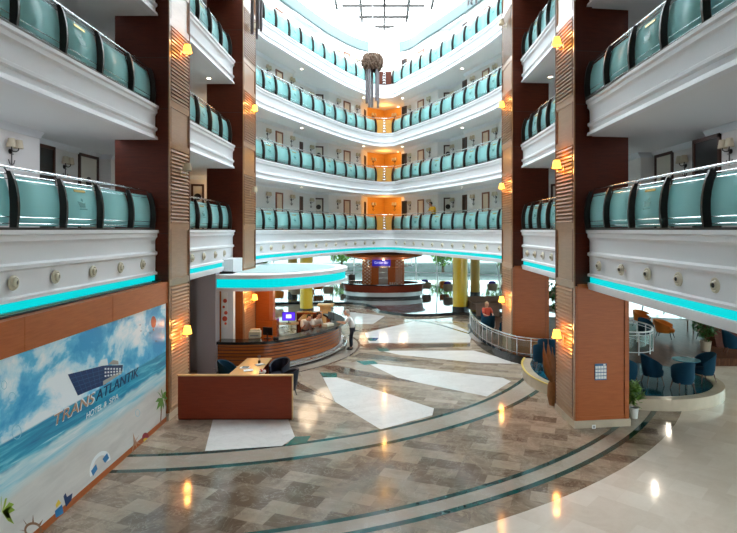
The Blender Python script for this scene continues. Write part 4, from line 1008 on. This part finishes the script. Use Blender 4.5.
# ---------------------------------------------------------------- people
def figure(name, lab, loc, rz, J, hair, shirt, trousers, hairlong=False, scale=1, seated=False):
    root = empty(name, loc, rz, lab, 'person'); root.scale = (scale,)*3
    def skin(verts, edges, radii, nm, mat, parent, sub=2):
        me = bpy.data.meshes.new(nm); me.from_pydata(verts, edges, []); o = bpy.data.objects.new(nm, me); COL.objects.link(o)
        o.modifiers.new('skin', 'SKIN'); me.skin_vertices  # layer made by the modifier below
        return o
    def mk(verts, edges, radii, nm, mat, extra=None):
        me = bpy.data.meshes.new(nm); me.from_pydata([tuple(v) for v in verts], edges, [])
        bm = bmesh.new(); bm.from_mesh(me); lay = bm.verts.layers.skin.verify(); bm.verts.ensure_lookup_table()
        for i, v in enumerate(bm.verts):
            r_ = radii[i]; v[lay].radius = r_ if isinstance(r_, tuple) else (r_, r_)
        bm.verts[0][lay].use_root = True; bm.to_mesh(me); bm.free()
        o = bpy.data.objects.new(nm, me); COL.objects.link(o)
        o.modifiers.new('skin', 'SKIN').use_smooth_shade = True; s = o.modifiers.new('sub', 'SUBSURF'); s.levels = 2; s.render_levels = 2
        dg = bpy.context.evaluated_depsgraph_get(); dg.update(); me2 = bpy.data.meshes.new_from_object(o.evaluated_get(dg)); bpy.data.objects.remove(o)
        m = MB(); m.bm.from_mesh(me2)
        if extra: extra(m)
        ob = m.build(nm, mat, root, smooth=True); return ob
    P = {k: Vector(v) for k, v in J.items()}
    V, E, Rr, idx = [], [], [], {}
    def add(k, p, r, par=None):
        idx[k] = len(V); V.append(Vector(p)); Rr.append(r)
        if par is not None: E.append((idx[par], idx[k]))
    add('pel', P['pel'], (.10,.08)); add('waist', P['pel'].lerp(P['neck'], .4), (.09,.07), 'pel'); add('chest', P['pel'].lerp(P['neck'], .78), (.11,.08), 'waist'); add('neck', P['neck'], .055, 'chest')
    add('hb', P['neck'].lerp(P['head'], .5), .052, 'neck')
    for s in ('l','r'):
        add('sh'+s, P['sh'+s], .052, 'chest'); add('el'+s, P['el'+s], .037, 'sh'+s); add('wr'+s, P['wr'+s], .026, 'el'+s)
        d = (P['wr'+s]-P['el'+s]).normalized(); add('pm'+s, P['wr'+s]+d*.06, (.03,.018), 'wr'+s)
        side = d.cross(Vector((0,0,1))); side = side.normalized() if side.length > .1 else Vector((1,0,0))
        for f, (off, ln) in enumerate(((-.03,.065),(-.01,.08),(.01,.075),(.03,.055))):
            add('f%d%s' % (f,s), P['wr'+s]+d*(.09)+side*off, .009, 'pm'+s); add('g%d%s' % (f,s), P['wr'+s]+d*(.09+ln)+side*off*1.1+Vector((0,0,-.015)), .007, 'f%d%s' % (f,s))
        add('t'+s, P['wr'+s]+d*.05+side*(-.055), .010, 'pm'+s)
        add('hp'+s, P['hp'+s], .075, 'pel'); add('kn'+s, P['kn'+s], .052, 'hp'+s); add('an'+s, P['an'+s], .036, 'kn'+s)
        fw = Vector(J.get('toe', (0,-1,0))); add('ft'+s, P['an'+s]+fw*.14+Vector((0,0,-.045)), .032, 'an'+s)
    hd = P['head']; fd = Vector(J.get('face', (0,-1,0))).normalized()
    def head(m):
        m.sphere(hd, .1, 18, (.82,.95,1.2)); m.sphere(hd+fd*.1+Vector((0,0,-.01)), .018, 8, (1,1,1.4))
        sd = fd.cross(Vector((0,0,1))).normalized()
        for s in (-1,1): m.sphere(hd+sd*s*.085, .02, 8, (.6,1,1.5))
        m.sphere(hd+fd*.06+Vector((0,0,-.09)), .035, 8)
    mk(V, E, Rr, 'body', M['skin'], head)
    sd = fd.cross(Vector((0,0,1))).normalized()
    m = MB()
    for s in (-1,1): m.sphere(hd+fd*.088+sd*s*.033+Vector((0,0,.015)), .011, 8)
    m.build('eyes', M['black'], root); MB().sphere(hd+fd*.092+Vector((0,0,-.055)), .022, 8, (1,.4,.3)).build('mouth', M['shirtred'], root)
    m = MB(); m.sphere(hd-fd*.022+Vector((0,0,.028)), .108, 18, (.88,.95,1.08))
    bmesh.ops.delete(m.bm, geom=[v for v in m.bm.verts if (v.co-hd).dot(fd) > .035 and v.co.z < hd.z+.065 or v.co.z < hd.z-(.03 if not hairlong else .2)], context='VERTS')
    if hairlong: m.sphere(hd-fd*.06+Vector((0,0,-.08)), .1, 14, (.9,.6,1.3))
    m.build('hair', hair, root, smooth=True)
    # shirt and trousers
    V, E, Rr, idx = [], [], [], {}
    add('pel', P['pel']+Vector((0,0,-.05)), (.17,.15)); add('waist', P['pel'].lerp(P['neck'], .4), (.165,.14), 'pel'); add('chest', P['pel'].lerp(P['neck'], .78), (.19,.145), 'waist'); add('neck', P['pel'].lerp(P['neck'], .99), .085, 'chest')
    for s in ('l','r'): add('sh'+s, P['sh'+s], .088, 'chest'); add('el'+s, P['sh'+s].lerp(P['el'+s], .85), .068, 'sh'+s)
    mk(V, E, Rr, 'shirt', shirt)
    V, E, Rr, idx = [], [], [], {}
    add('pel', P['pel']+Vector((0,0,-.03)), (.12,.10))
    for s in ('l','r'): add('hp'+s, P['hp'+s], .105, 'pel'); add('kn'+s, P['kn'+s], .075, 'hp'+s); add('an'+s, P['kn'+s].lerp(P['an'+s], .93), .058, 'kn'+s)
    mk(V, E, Rr, 'trousers', trousers)
    fw = Vector(J.get('toe', (0,-1,0))); a = math.atan2(fw.x, -fw.y)
    for s in ('l','r'):
        R_ = Matrix.Translation(P['an'+s]+fw*.07+Vector((0,0,-.045))) @ Matrix.Rotation(a, 4, 'Z')
        MB().sphere((0,0,0), .14, 14, (.38,1.0,.36), M=R_).build('shoe', M['shoe'], root, smooth=True)
    return root
STAND = dict(pel=(0,0,.95), neck=(0,-.02,1.47), head=(0,-.04,1.63), shl=(-.2,0,1.4), shr=(.2,0,1.4), ell=(-.26,.02,1.12), elr=(.26,.02,1.12), wrl=(-.27,-.1,.88), wrr=(.27,-.1,.88),
             hpl=(-.1,0,.88), hpr=(.1,0,.88), knl=(-.1,-.02,.49), knr=(.11,-.02,.49), anl=(-.1,.02,.09), anr=(.12,.0,.09))
def pose(**k): d = dict(STAND); d.update(k); return d
# guest faces -X (towards the counter): local -Y turned to -X
figure('person', 'grey-haired person in white shirt and dark trousers leaning towards the counter end', tuple(G(349,349.5)+Vector((.1,0,0))), -PI/2,
    pose(pel=(0,.06,.95), neck=(0,-.1,1.44), head=(0,-.2,1.6), face=(0,-1,-.25), shl=(-.19,-.1,1.37), shr=(.19,-.1,1.37), ell=(-.24,-.26,1.14), elr=(.22,-.28,1.15), wrl=(-.18,-.5,1.18), wrr=(.16,-.5,1.2), hpl=(-.1,.05,.88), hpr=(.1,.05,.88)), M['hairgrey'], M['shirtwhite'], M['trouser'])
figure('person', 'dark-haired receptionist in white shirt bending over the counter', (-3.1,23.25,0), .35,
    pose(pel=(0,.28,.98), neck=(0,-.12,1.38), head=(.05,-.27,1.5), face=(.3,-1,-.5), shl=(-.2,-.06,1.33), shr=(.2,-.06,1.33), ell=(-.24,-.2,1.05), elr=(.24,-.2,1.07), wrl=(-.2,-.38,1.18), wrr=(.15,-.42,1.18), hpl=(-.1,.26,.9), hpr=(.1,.26,.9), knl=(-.1,.15,.5), knr=(.1,.15,.5)), M['hairdark'], M['shirtwhite'], M['trouser'], scale=1.02)
figure('person', 'receptionist in white shirt beside the counter monitor, looking down', (-2.75,23.75,0), .75,
    pose(pel=(0,.1,.93), neck=(0,-.05,1.38), head=(.02,-.15,1.53), face=(.1,-1,-.5), shl=(-.2,-.03,1.31), shr=(.2,-.03,1.31), ell=(-.25,-.12,1.06), elr=(.25,-.12,1.06), wrl=(-.14,-.36,1.17), wrr=(.14,-.36,1.17)), M['hairdark'], M['shirtwhite'], M['trouser'])
p, n = wall_hit(424.5, PC)
figure('person', 'person in a yellow shirt leaning at the first-floor railing of the right far wing', (p[0]-n[0]*.66, p[1]-n[1]*.66, L1+.035), math.atan2(n[1], n[0])+PI/2,
    pose(pel=(0,.05,.95), neck=(0,-.12,1.4), head=(0,-.22,1.55), face=(0,-1,-.3), shl=(-.2,-.08,1.33), shr=(.2,-.08,1.33), ell=(-.3,-.2,1.13), elr=(.3,-.2,1.13), wrl=(-.12,-.36,1.12), wrr=(.12,-.36,1.12)), M['hairdark'], M['shirtyellow'], M['trouser'], scale=1.02)
figure('person', 'fair-haired person in white and red seated in a blue chair behind the curved rail', (5.3,27.05,ZT), .3,
    pose(pel=(0,.05,.55), neck=(0,.12,1.06), head=(0,.08,1.23), shl=(-.19,.1,1.0), shr=(.19,.1,1.0), ell=(-.25,-.05,.76), elr=(.25,-.05,.76), wrl=(-.12,-.28,.72), wrr=(.12,-.28,.72), hpl=(-.1,0,.53), hpr=(.1,0,.53), knl=(-.1,-.42,.52), knr=(.1,-.42,.52), anl=(-.1,-.45,.09), anr=(.1,-.45,.09)), M['hairblond'], M['shirtred'], M['shirtwhite'], hairlong=True)

# ---------------------------------------------------------------- terraces on the right
DA = [(-14,38.2),(-9,38.3),(-3.5,38.5),(-1.2,37.9),(-.3,36.0),(.1,34.6),(.9,33.6),(2,33.0),(3.4,33.2),(4.6,33.7),(5.6,33.2),(6.4,32.0),(6.4,31.0)]
DAs = catmull(DA, 5)
struct(MB().prism(DAs+[(20,31.0),(20,36),(17,42),(12,47.6),(0,51.6),(-8,50.6),(-14,45)], .001, .15).build('floor', M['m_dais']))
struct(MB().sweep([(0,0),(.03,0),(.03,.16),(-.12,.16),(-.12,.15)], DAs, 0).build('trim_10', M['blackstone']))
# lounge floor (brown) behind, z = .3
TR1 = catmull([(4.6,28.6),(4.45,27.2),(4.42,25.6),(4.5,24.2),(4.75,22.8),(5.3,21.55),(6.0,21.05),(6.9,20.9)], 5)
TR2 = catmull([(5.5,20.9),(5.2,20.1),(5.02,19.0),(5.08,18.0),(5.45,17.1),(6.3,16.35),(7.4,15.92),(8.6,15.8),(9.8,16.2),(10.7,17.1),(11.05,18.3),(10.9,19.4)], 5)
struct(MB().prism([(6.9,20.9)]+[(10.9,19.4),(11.6,21.0),(19,21.0),(19,31.0),(6.4,31.0),(4.6,28.6)]+TR1[1:-1], .001, .29).build('floor', M['m_woodfloor']))
struct(MB().prism(TR2+[(9,20.6),(6.0,20.9)], .001, .30).build('floor', M['m_bluefloor']))
struct(MB().sweep([(0,0),(.04,0),(.04,.31),(-.15,.31),(-.15,.29)], TR1, 0).build('trim_11', M['blackstone']))
w2 = MB().sweep([(0,0),(.03,.0),(.03,.34),(-.28,.34),(-.28,.25)], [(p[0],p[1]) for p in TR2[::-1]][::-1], 0)
struct(w2.build('trim_12', M['stone']))
half = TR2[:22]
struct(MB().sweep([(-.02,.335),(.045,.335),(.045,.36),(-.02,.36)], half, 0, closed=True).build('trim_13', M['goldtrim']))
# check orientation of curved sweeps: outward normal points to the hall
def curved_rail(path, lab, z0, z1, mat, sp=.62, nm='curved_railing'):
    ps = resample(path, sp); r = empty(nm, (ps[0][0],ps[0][1],z0), 0, lab, 'railing'); ox, oy = ps[0]
    L = lambda p, z: (p[0]-ox, p[1]-oy, z)
    h = z1-z0
    for p in ps: MB().cyl(L(p,0), L(p,h), .022, n=8).build('post', mat, r)
    fine = resample(path, .2)
    MB().tube([L(p,h) for p in fine], .032, 8).build('handrail', mat, r, smooth=True)
    for q in (.12, .86): MB().tube([L(p,h*q) for p in fine], .014, 6).build('rail', mat, r, smooth=True)
    for a, b in zip(ps, ps[1:]):
        a2 = (a[0]+(b[0]-a[0])*.1, a[1]+(b[1]-a[1])*.1); b2 = (a[0]+(b[0]-a[0])*.9, a[1]+(b[1]-a[1])*.9)
        g = MB().vf([L(a2,h*.16),L(b2,h*.16),L(b2,h*.82),L(a2,h*.82)], [(0,1,2,3)]).build('glass_infill', M['railglass'], r)
        g.modifiers.new('t','SOLIDIFY').thickness = .01
    return r
M['railglass'] = pane('rail_glass', (.8,.92,.9))
curved_rail([(p[0]+.08,p[1]+.02) for p in TR1], 'curved polished steel railing with glass infill around the terrace by the far right pillar', .31, 1.03, M['steel'])
curved_rail(catmull([(9.5,21.6),(10.3,21.5),(10.9,22.0),(11.3,23.0),(11.2,24.2),(10.8,25.2)],4), 'white curved railing beside the orange chairs, right of the near right pillar', .3, 1.2, M['white'])
# tables
def round_table(x, y, z, r_, topm, lab, h=.74):
    o = empty('round_table', (x,y,z), 0, lab, 'table'); MB().lathe([(.001,h-.03),(r_-.02,h-.03),(r_,h-.015),(r_-.01,h),(.001,h)],(0,0,0),28).build('table_top', topm, o, smooth=True)
    MB().cyl((0,0,.02),(0,0,h-.03),.035).build('pedestal', M['dark'], o); MB().lathe([(.001,.03),(.22,.02),(.24,0)],(0,0,0),20).build('base', M['dark'], o)
round_table(9.85,17.7,ZT,.42,M['bluetop'],'round table with blue glass top between the blue terrace chairs')
round_table(7.1,18.7,ZT,.38,M['bluetop'],'round blue-topped table beside the near right pillar on the low terrace')
round_table(6.1,26.3,ZT,.33,M['glasstop'],'small pale round table beside the seated person behind the curved rail')
for (x,y,w,d,rz,lab) in ((13.9,26.3,1.9,1.1,-.25,'pale rectangular lounge table between the orange and beige chairs'),):
    o = empty('lounge_table', (x,y,ZT), rz, lab, 'table'); MB().box((0,0,.74),(w,d,.04)).build('table_top', M['glasstop'], o, bevel=.01)
    for s in (-1,1):
        for q in (-1,1): MB().box((s*(w/2-.1),q*(d/2-.1),.36),(.05,.05,.72)).build('leg', M['steel'], o)
# plants
def plant(x, y, z, h, lab, potm, leafm, n=260, pr_=.2, ph=.35, rad=.45, trunk=True, name='potted_plant', seed=1, ls=.16):
    o = empty(name, (x,y,z), 0, lab, 'plant'); R = random.Random(seed)
    MB().lathe([(.001,0),(pr_*.75,0),(pr_,ph),(pr_*1.05,ph),(pr_*.9,ph-.02),(.001,ph-.03)],(0,0,0),18).build('pot', potm, o, smooth=True)
    if trunk:
        m = MB()
        for k in range(3): m.cyl((.03*k-.03,0,ph-.03),(R.uniform(-.15,.15),R.uniform(-.15,.15),h*.75),.018,.008)
        m.build('stem', M['trunk'], o)
    m = MB(); leafball(m, (0,0,ph+(h-ph)*.55), rad, n, ls, R, (h-ph)/2/rad); m.build('foliage', leafm, o)
plant(13.2,22.3,ZT,1.75,'tall green potted ficus on the lounge floor beside the slanted wall', M['pot'], M['leaf'], 700, .22,.4,.5)
plant(.95, 40.2, LV[3]+.01, 1.3, 'small green plant in the corner lobby of the top-floor gallery', M['pot'], M['leaf'], 160, .16,.35,.35, seed=8)
plant(12.2,29.5,ZT,2.3,'dark green potted plant behind the orange chairs at the window', M['pot'], M['leaf'], 500, .25,.4,.6, seed=2)
plant(9.0,27.0,ZT,2.95,'tall leafy indoor tree seen between the two right pillars', M['pot'], M['leaf'], 800, .3,.5,.75, seed=5, ls=.22)
plant(7.02,15.2,0,.95,'small green plant in a white pot behind the near right pillar corner', M['whitepot'], M['leaf2'], 170, .12,.3,.22, trunk=False, seed=3, ls=.17)
plant(7.2,15.75,.34,.5,'small bushy green plant on the stone rim right of the near right pillar', M['pot'], M['leaf2'], 170, .1,.12,.2, trunk=False, seed=4, ls=.15)
o = empty('dried_leaf_plant', (5.12,16.35,0), 0, 'tall curling dry brown leaves in a pot against the near right pillar', 'plant')
MB().lathe([(.001,0),(.09,0),(.15,.25),(.14,.55),(.1,.7),(.001,.69)],(0,0,0),14).build('pot', M['dryleaf'], o, smooth=True)
for k, (dx, top) in enumerate(((-.28,1.9),(-.12,2.0),(.05,1.7),(-.2,1.4))):
    m = MB(); pts = []; n = 10
    A = []; B = []
    for i in range(n+1):
        t = i/n; x = dx*math.sin(t*PI*.5); z = .65+(top-.65)*t; w = .09*math.sin(PI*min(.97,t+.08))+.008
        A.append((x-w, .1*k*t-.1, z)); B.append((x+w, .1*k*t-.1+.05, z-.03))
    vs = A+B; m.vf(vs, [(i,i+1,n+2+i,n+1+i) for i in range(n)]); q = m.build('leaf_blade', M['dryleaf'], o, smooth=True); q.modifiers.new('t','SOLIDIFY').thickness = .008
# slanted brown wall piece at the right, blue reading of a dark leaning prism
sw = MB(); sw.vf([(14.1,23.0,.29),(15.4,23.0,.29),(14.2,23.0,3.65),(13.3,23.0,3.65),(14.1,23.8,.29),(15.4,23.8,.29),(14.2,23.8,3.65),(13.3,23.8,3.65)], [(0,1,2,3),(4,7,6,5),(0,4,5,1),(1,5,6,2),(2,6,7,3),(3,7,4,0)])
struct(sw.build('wall_right', M['cherry']))
struct(MB().span((14.6,23.85,.29),(19.0,24.1,3.65)).build('wall_right', M['beech']))

# yellow columns
for x, y, r_, lab in ((5.0,34.3,.46,'front glossy yellow round column right of the bar'),(7.3,42.2,.36,'rear ochre round column right of the bar'),(-4.62,34.5,.40,'front glossy yellow round column behind the receptionists'),(-6.75,42.5,.36,'rear yellow round column above the reception canopy')):
    o = empty('round_column', (x,y,0.0 if y<40 and x<0 else .15), 0, lab, 'column', 'yellow round columns'); zb = o.location.z
    MB().lathe([(r_,.3),(r_,3.65-zb)],(0,0,0),32).build('shaft', M['yellow'] if y < 40 else plain('ochre_paint',(.55,.33,.05),.35), o, smooth=True)
    MB().lathe([(r_+.03,0),(r_+.03,.3),(r_,.31)],(0,0,0),32).build('base_ring', M['black'], o, smooth=True)
# lower orange wood pedestal behind the second receptionist
o = empty('lectern', (-2.9,29.4,0), 0, 'orange wood lectern standing behind the reception counter', 'lectern')
MB().prism([(-.3,-.25),(.3,-.25),(.22,.2),(-.22,.2)], .05, 1.15).build('body', M['deskwood'], o); MB().box((0,-.02,1.2),(.86,.6,.1)).build('top', M['deskwood'], o, bevel=.01); MB().box((0,0,.03),(.7,.55,.06)).build('base', M['cherry'], o)
mt = MB().box(tuple(G(372,307.5,.0))[:2]+(.006,),(1.0,1.4,.012)); tag(mt.build('floor_mat', M['black']), 'black floor mat in front of the bar step', 'mat')

# ---------------------------------------------------------------- bar in the far corner
bar = empty('bar_counter', (.25,42.0,.15), 0, 'oval island bar counter with wood band and steel foot band', 'bar counter')
def oval(m, prof, a=3.15, b=2.0): 
    return m.lathe(prof, (0,0,0), 56, sx=a, sy=b)
oval(MB(), [(.86,.98),(1.02,.98),(1.03,1.02),(1.02,1.06),(.86,1.06),(.86,.98)]).build('counter_top', M['blackstone'], bar, smooth=True)
oval(MB(), [(.90,.98),(.98,.98),(.95,.48),(.90,.48)]).build('wood_band', M['redwood'], bar, smooth=True)
oval(MB(), [(.88,.44),(.95,.44),(.95,.16),(.88,.16)]).build('steel_band', M['brushed'], bar, smooth=True)
oval(MB(), [(.84,.16),(.90,.16),(.90,0),(.84,0)]).build('plinth', M['black'], bar, smooth=True)
ki = empty('bar_kiosk', (.25,42.2,.15), 0, 'wooden bar kiosk with lattice sides and round wooden canopy', 'kiosk')
MB().box((0,.2,1.6),(1.72,1.0,3.2)).build('body', M['panelwood'], ki)
for s in (-1,1):
    m = MB(); x0 = s*1.22
    for q in (-.34,.34): m.box((x0+q,-.35,1.6),(.07,.07,3.2))
    for k in range(12):
        z = .2+k*.25
        for d in (-1,1):
            R_ = Matrix.Translation((x0,-.35,z)) @ Matrix.Rotation(d*.66, 4, 'Y'); m.box((0,0,0),(.8,.03,.075), M=R_)
    m.build('lattice_screen', M['counterwood'], ki)
    MB().box((x0,-.26,1.6),(.70,.03,3.2)).build('pale_backing', M['paper'], ki)
MB().box((0,-.33,1.75),(.7,.06,2.1)).build('back_shelf', M['grey'], ki)
for k in range(4): MB().box((0,-.38,.95+k*.45),(.7,.1,.03)).build('shelf', M['steel'], ki)
MB().lathe([(.001,2.86),(2.0,2.86),(2.95,3.08),(3.05,3.25),(.001,3.4)],(0,-.2,0),48,sy=.8).build('round_canopy', M['panelwood'], ki, smooth=True)
MB().box((-.15,-1.6,2.62),(1.36,.08,.46)).build('sign_board', M['signblue'], ki)
text('Garden Bar', 0,0,.2,M['signtext'],'lettering',1.05,1,'bar',ki,.1,.004,(-.67,-1.66,2.56))
for s in (-.5,.5): MB().cyl((s-.15,-1.6,2.8),(s-.15,-1.6,3.0),.015).build('sign_hanger', M['steel'], ki)
m = MB()
m.tube([(2.3*math.cos(a),1.5*math.sin(a)-.1,2.3) for a in [i*2*PI/40 for i in range(41)]], .025, 6)
for a in (3.5,4.2,4.9,5.6,5.9,3.3): m.cyl((2.3*math.cos(a),1.5*math.sin(a)-.1,2.3),(2.3*math.cos(a),1.5*math.sin(a)-.1,3.14),.02)
m.build('glass_rack', M['steel'], ki)
for k in range(8):
    o = empty('glass', (-1.9+k*.16+(2.0 if k>3 else 0), 40.5-.02*k, 1.21), 0, 'clear drinking glass on the bar counter, %s from the left' % ORD[k], 'glass', 'glasses on the bar counter'); MB().lathe([(.001,0),(.03,0),(.038,.14),(.034,.14),(.027,.01)],(0,0,0),10).build('bowl', M['glasstop'], o)
o = empty('coffee_machine', (-2.15,41.4,1.21), .2, 'black coffee machine at the left end of the bar', 'coffee machine')
MB().box((0,0,.33),(.5,.45,.62)).build('body', M['black'], o, bevel=.03); MB().box((0,-.24,.2),(.36,.06,.06)).build('group_head', M['steel'], o); MB().box((0,-.25,.04),(.4,.14,.04)).build('drip_tray', M['steel'], o); MB().cyl((0,0,.64),(0,0,.72),.12).build('bean_hopper', M['grey'], o)

for x in (-1.2, .25, 1.7):
    downlight(x, 40.35, 3.0, 'small warm downlight under the bar canopy, %s' % {-1.2:'left one',.25:'middle one',1.7:'right one'}[x]); point_light((x, 40.3, 2.7), 13, (1,.7,.4), .35)
for x, y in ((-4.6,21.5),(-3.0,22.8),(-2.6,25.2),(-4.3,25.0)):
    downlight(x, y, 2.98, 'round downlight in the reception canopy soffit, %s' % {-4.6:'front left',-3.0:'front middle',-2.6:'right end',-4.3:'rear'}[x]); point_light((x, y, 2.5), 18, (1,.74,.48), .42)
for x, y, w in ((9.3,18.6,'above the round terrace table'),(12.6,24.0,'above the orange chairs'),(15.5,21.0,'near the slanted wall'),(7.6,28.5,'beside the far right pillar')):
    downlight(x, y, 3.65, 'round downlight in the lounge ceiling '+w); point_light((x, y, 3.5), 20, (1,.9,.75), .07)
# ---------------------------------------------------------------- hanging sculptures
def pendant(x, y, z0, r_, L_, lab, n=5):
    o = empty('hanging_sculpture', (x,y,z0), 0, lab, 'hanging sculpture', 'hanging tube sculptures'); R = random.Random(int(x*10)+5)
    m = MB()
    for k in range(420):
        a = R.uniform(0,2*PI); t = R.random(); rr = r_*(.75+.3*math.sin(PI*t))*R.uniform(.85,1.05); m.sphere((rr*math.cos(a), rr*math.sin(a), r_*1.5*t), .055*r_/.6, 5, (1,1,1.5))
    m.lathe([(r_*.5,0),(r_*.85,r_*.25),(r_*.9,r_*1.1),(r_*.6,r_*1.5),(.001,r_*1.5)],(0,0,0),16); m.build('bead_cluster', M['bristle'], o)
    for k in range(n):
        a = 2*PI*k/n+.4; rr = r_*.6; ln = L_*R.uniform(.75,1); MB().cyl((rr*math.cos(a),rr*math.sin(a),.1),(rr*math.cos(a),rr*math.sin(a),-ln),.055*r_/.6+.02,n=8).build('tube', M['rod'], o)
    MB().cyl((0,0,r_*1.5),(0,0,ROOF-z0),.008,n=5).build('suspension_wire', M['steel'], o)
pendant(-.42, 31, L1+(230-70)/F*31, .56, 2.3, 'central hanging sculpture with brown bead head and grey tubes')
pendant(-4.5, 20.0, L1+6.6+2.1, .3, 1.7, 'hanging sculpture tubes at the upper left beside the far left pillar')
pendant(4.55, 27.0, L1+11.9, .35, .9, 'hanging sculpture tips at the upper right edge of the skylight')
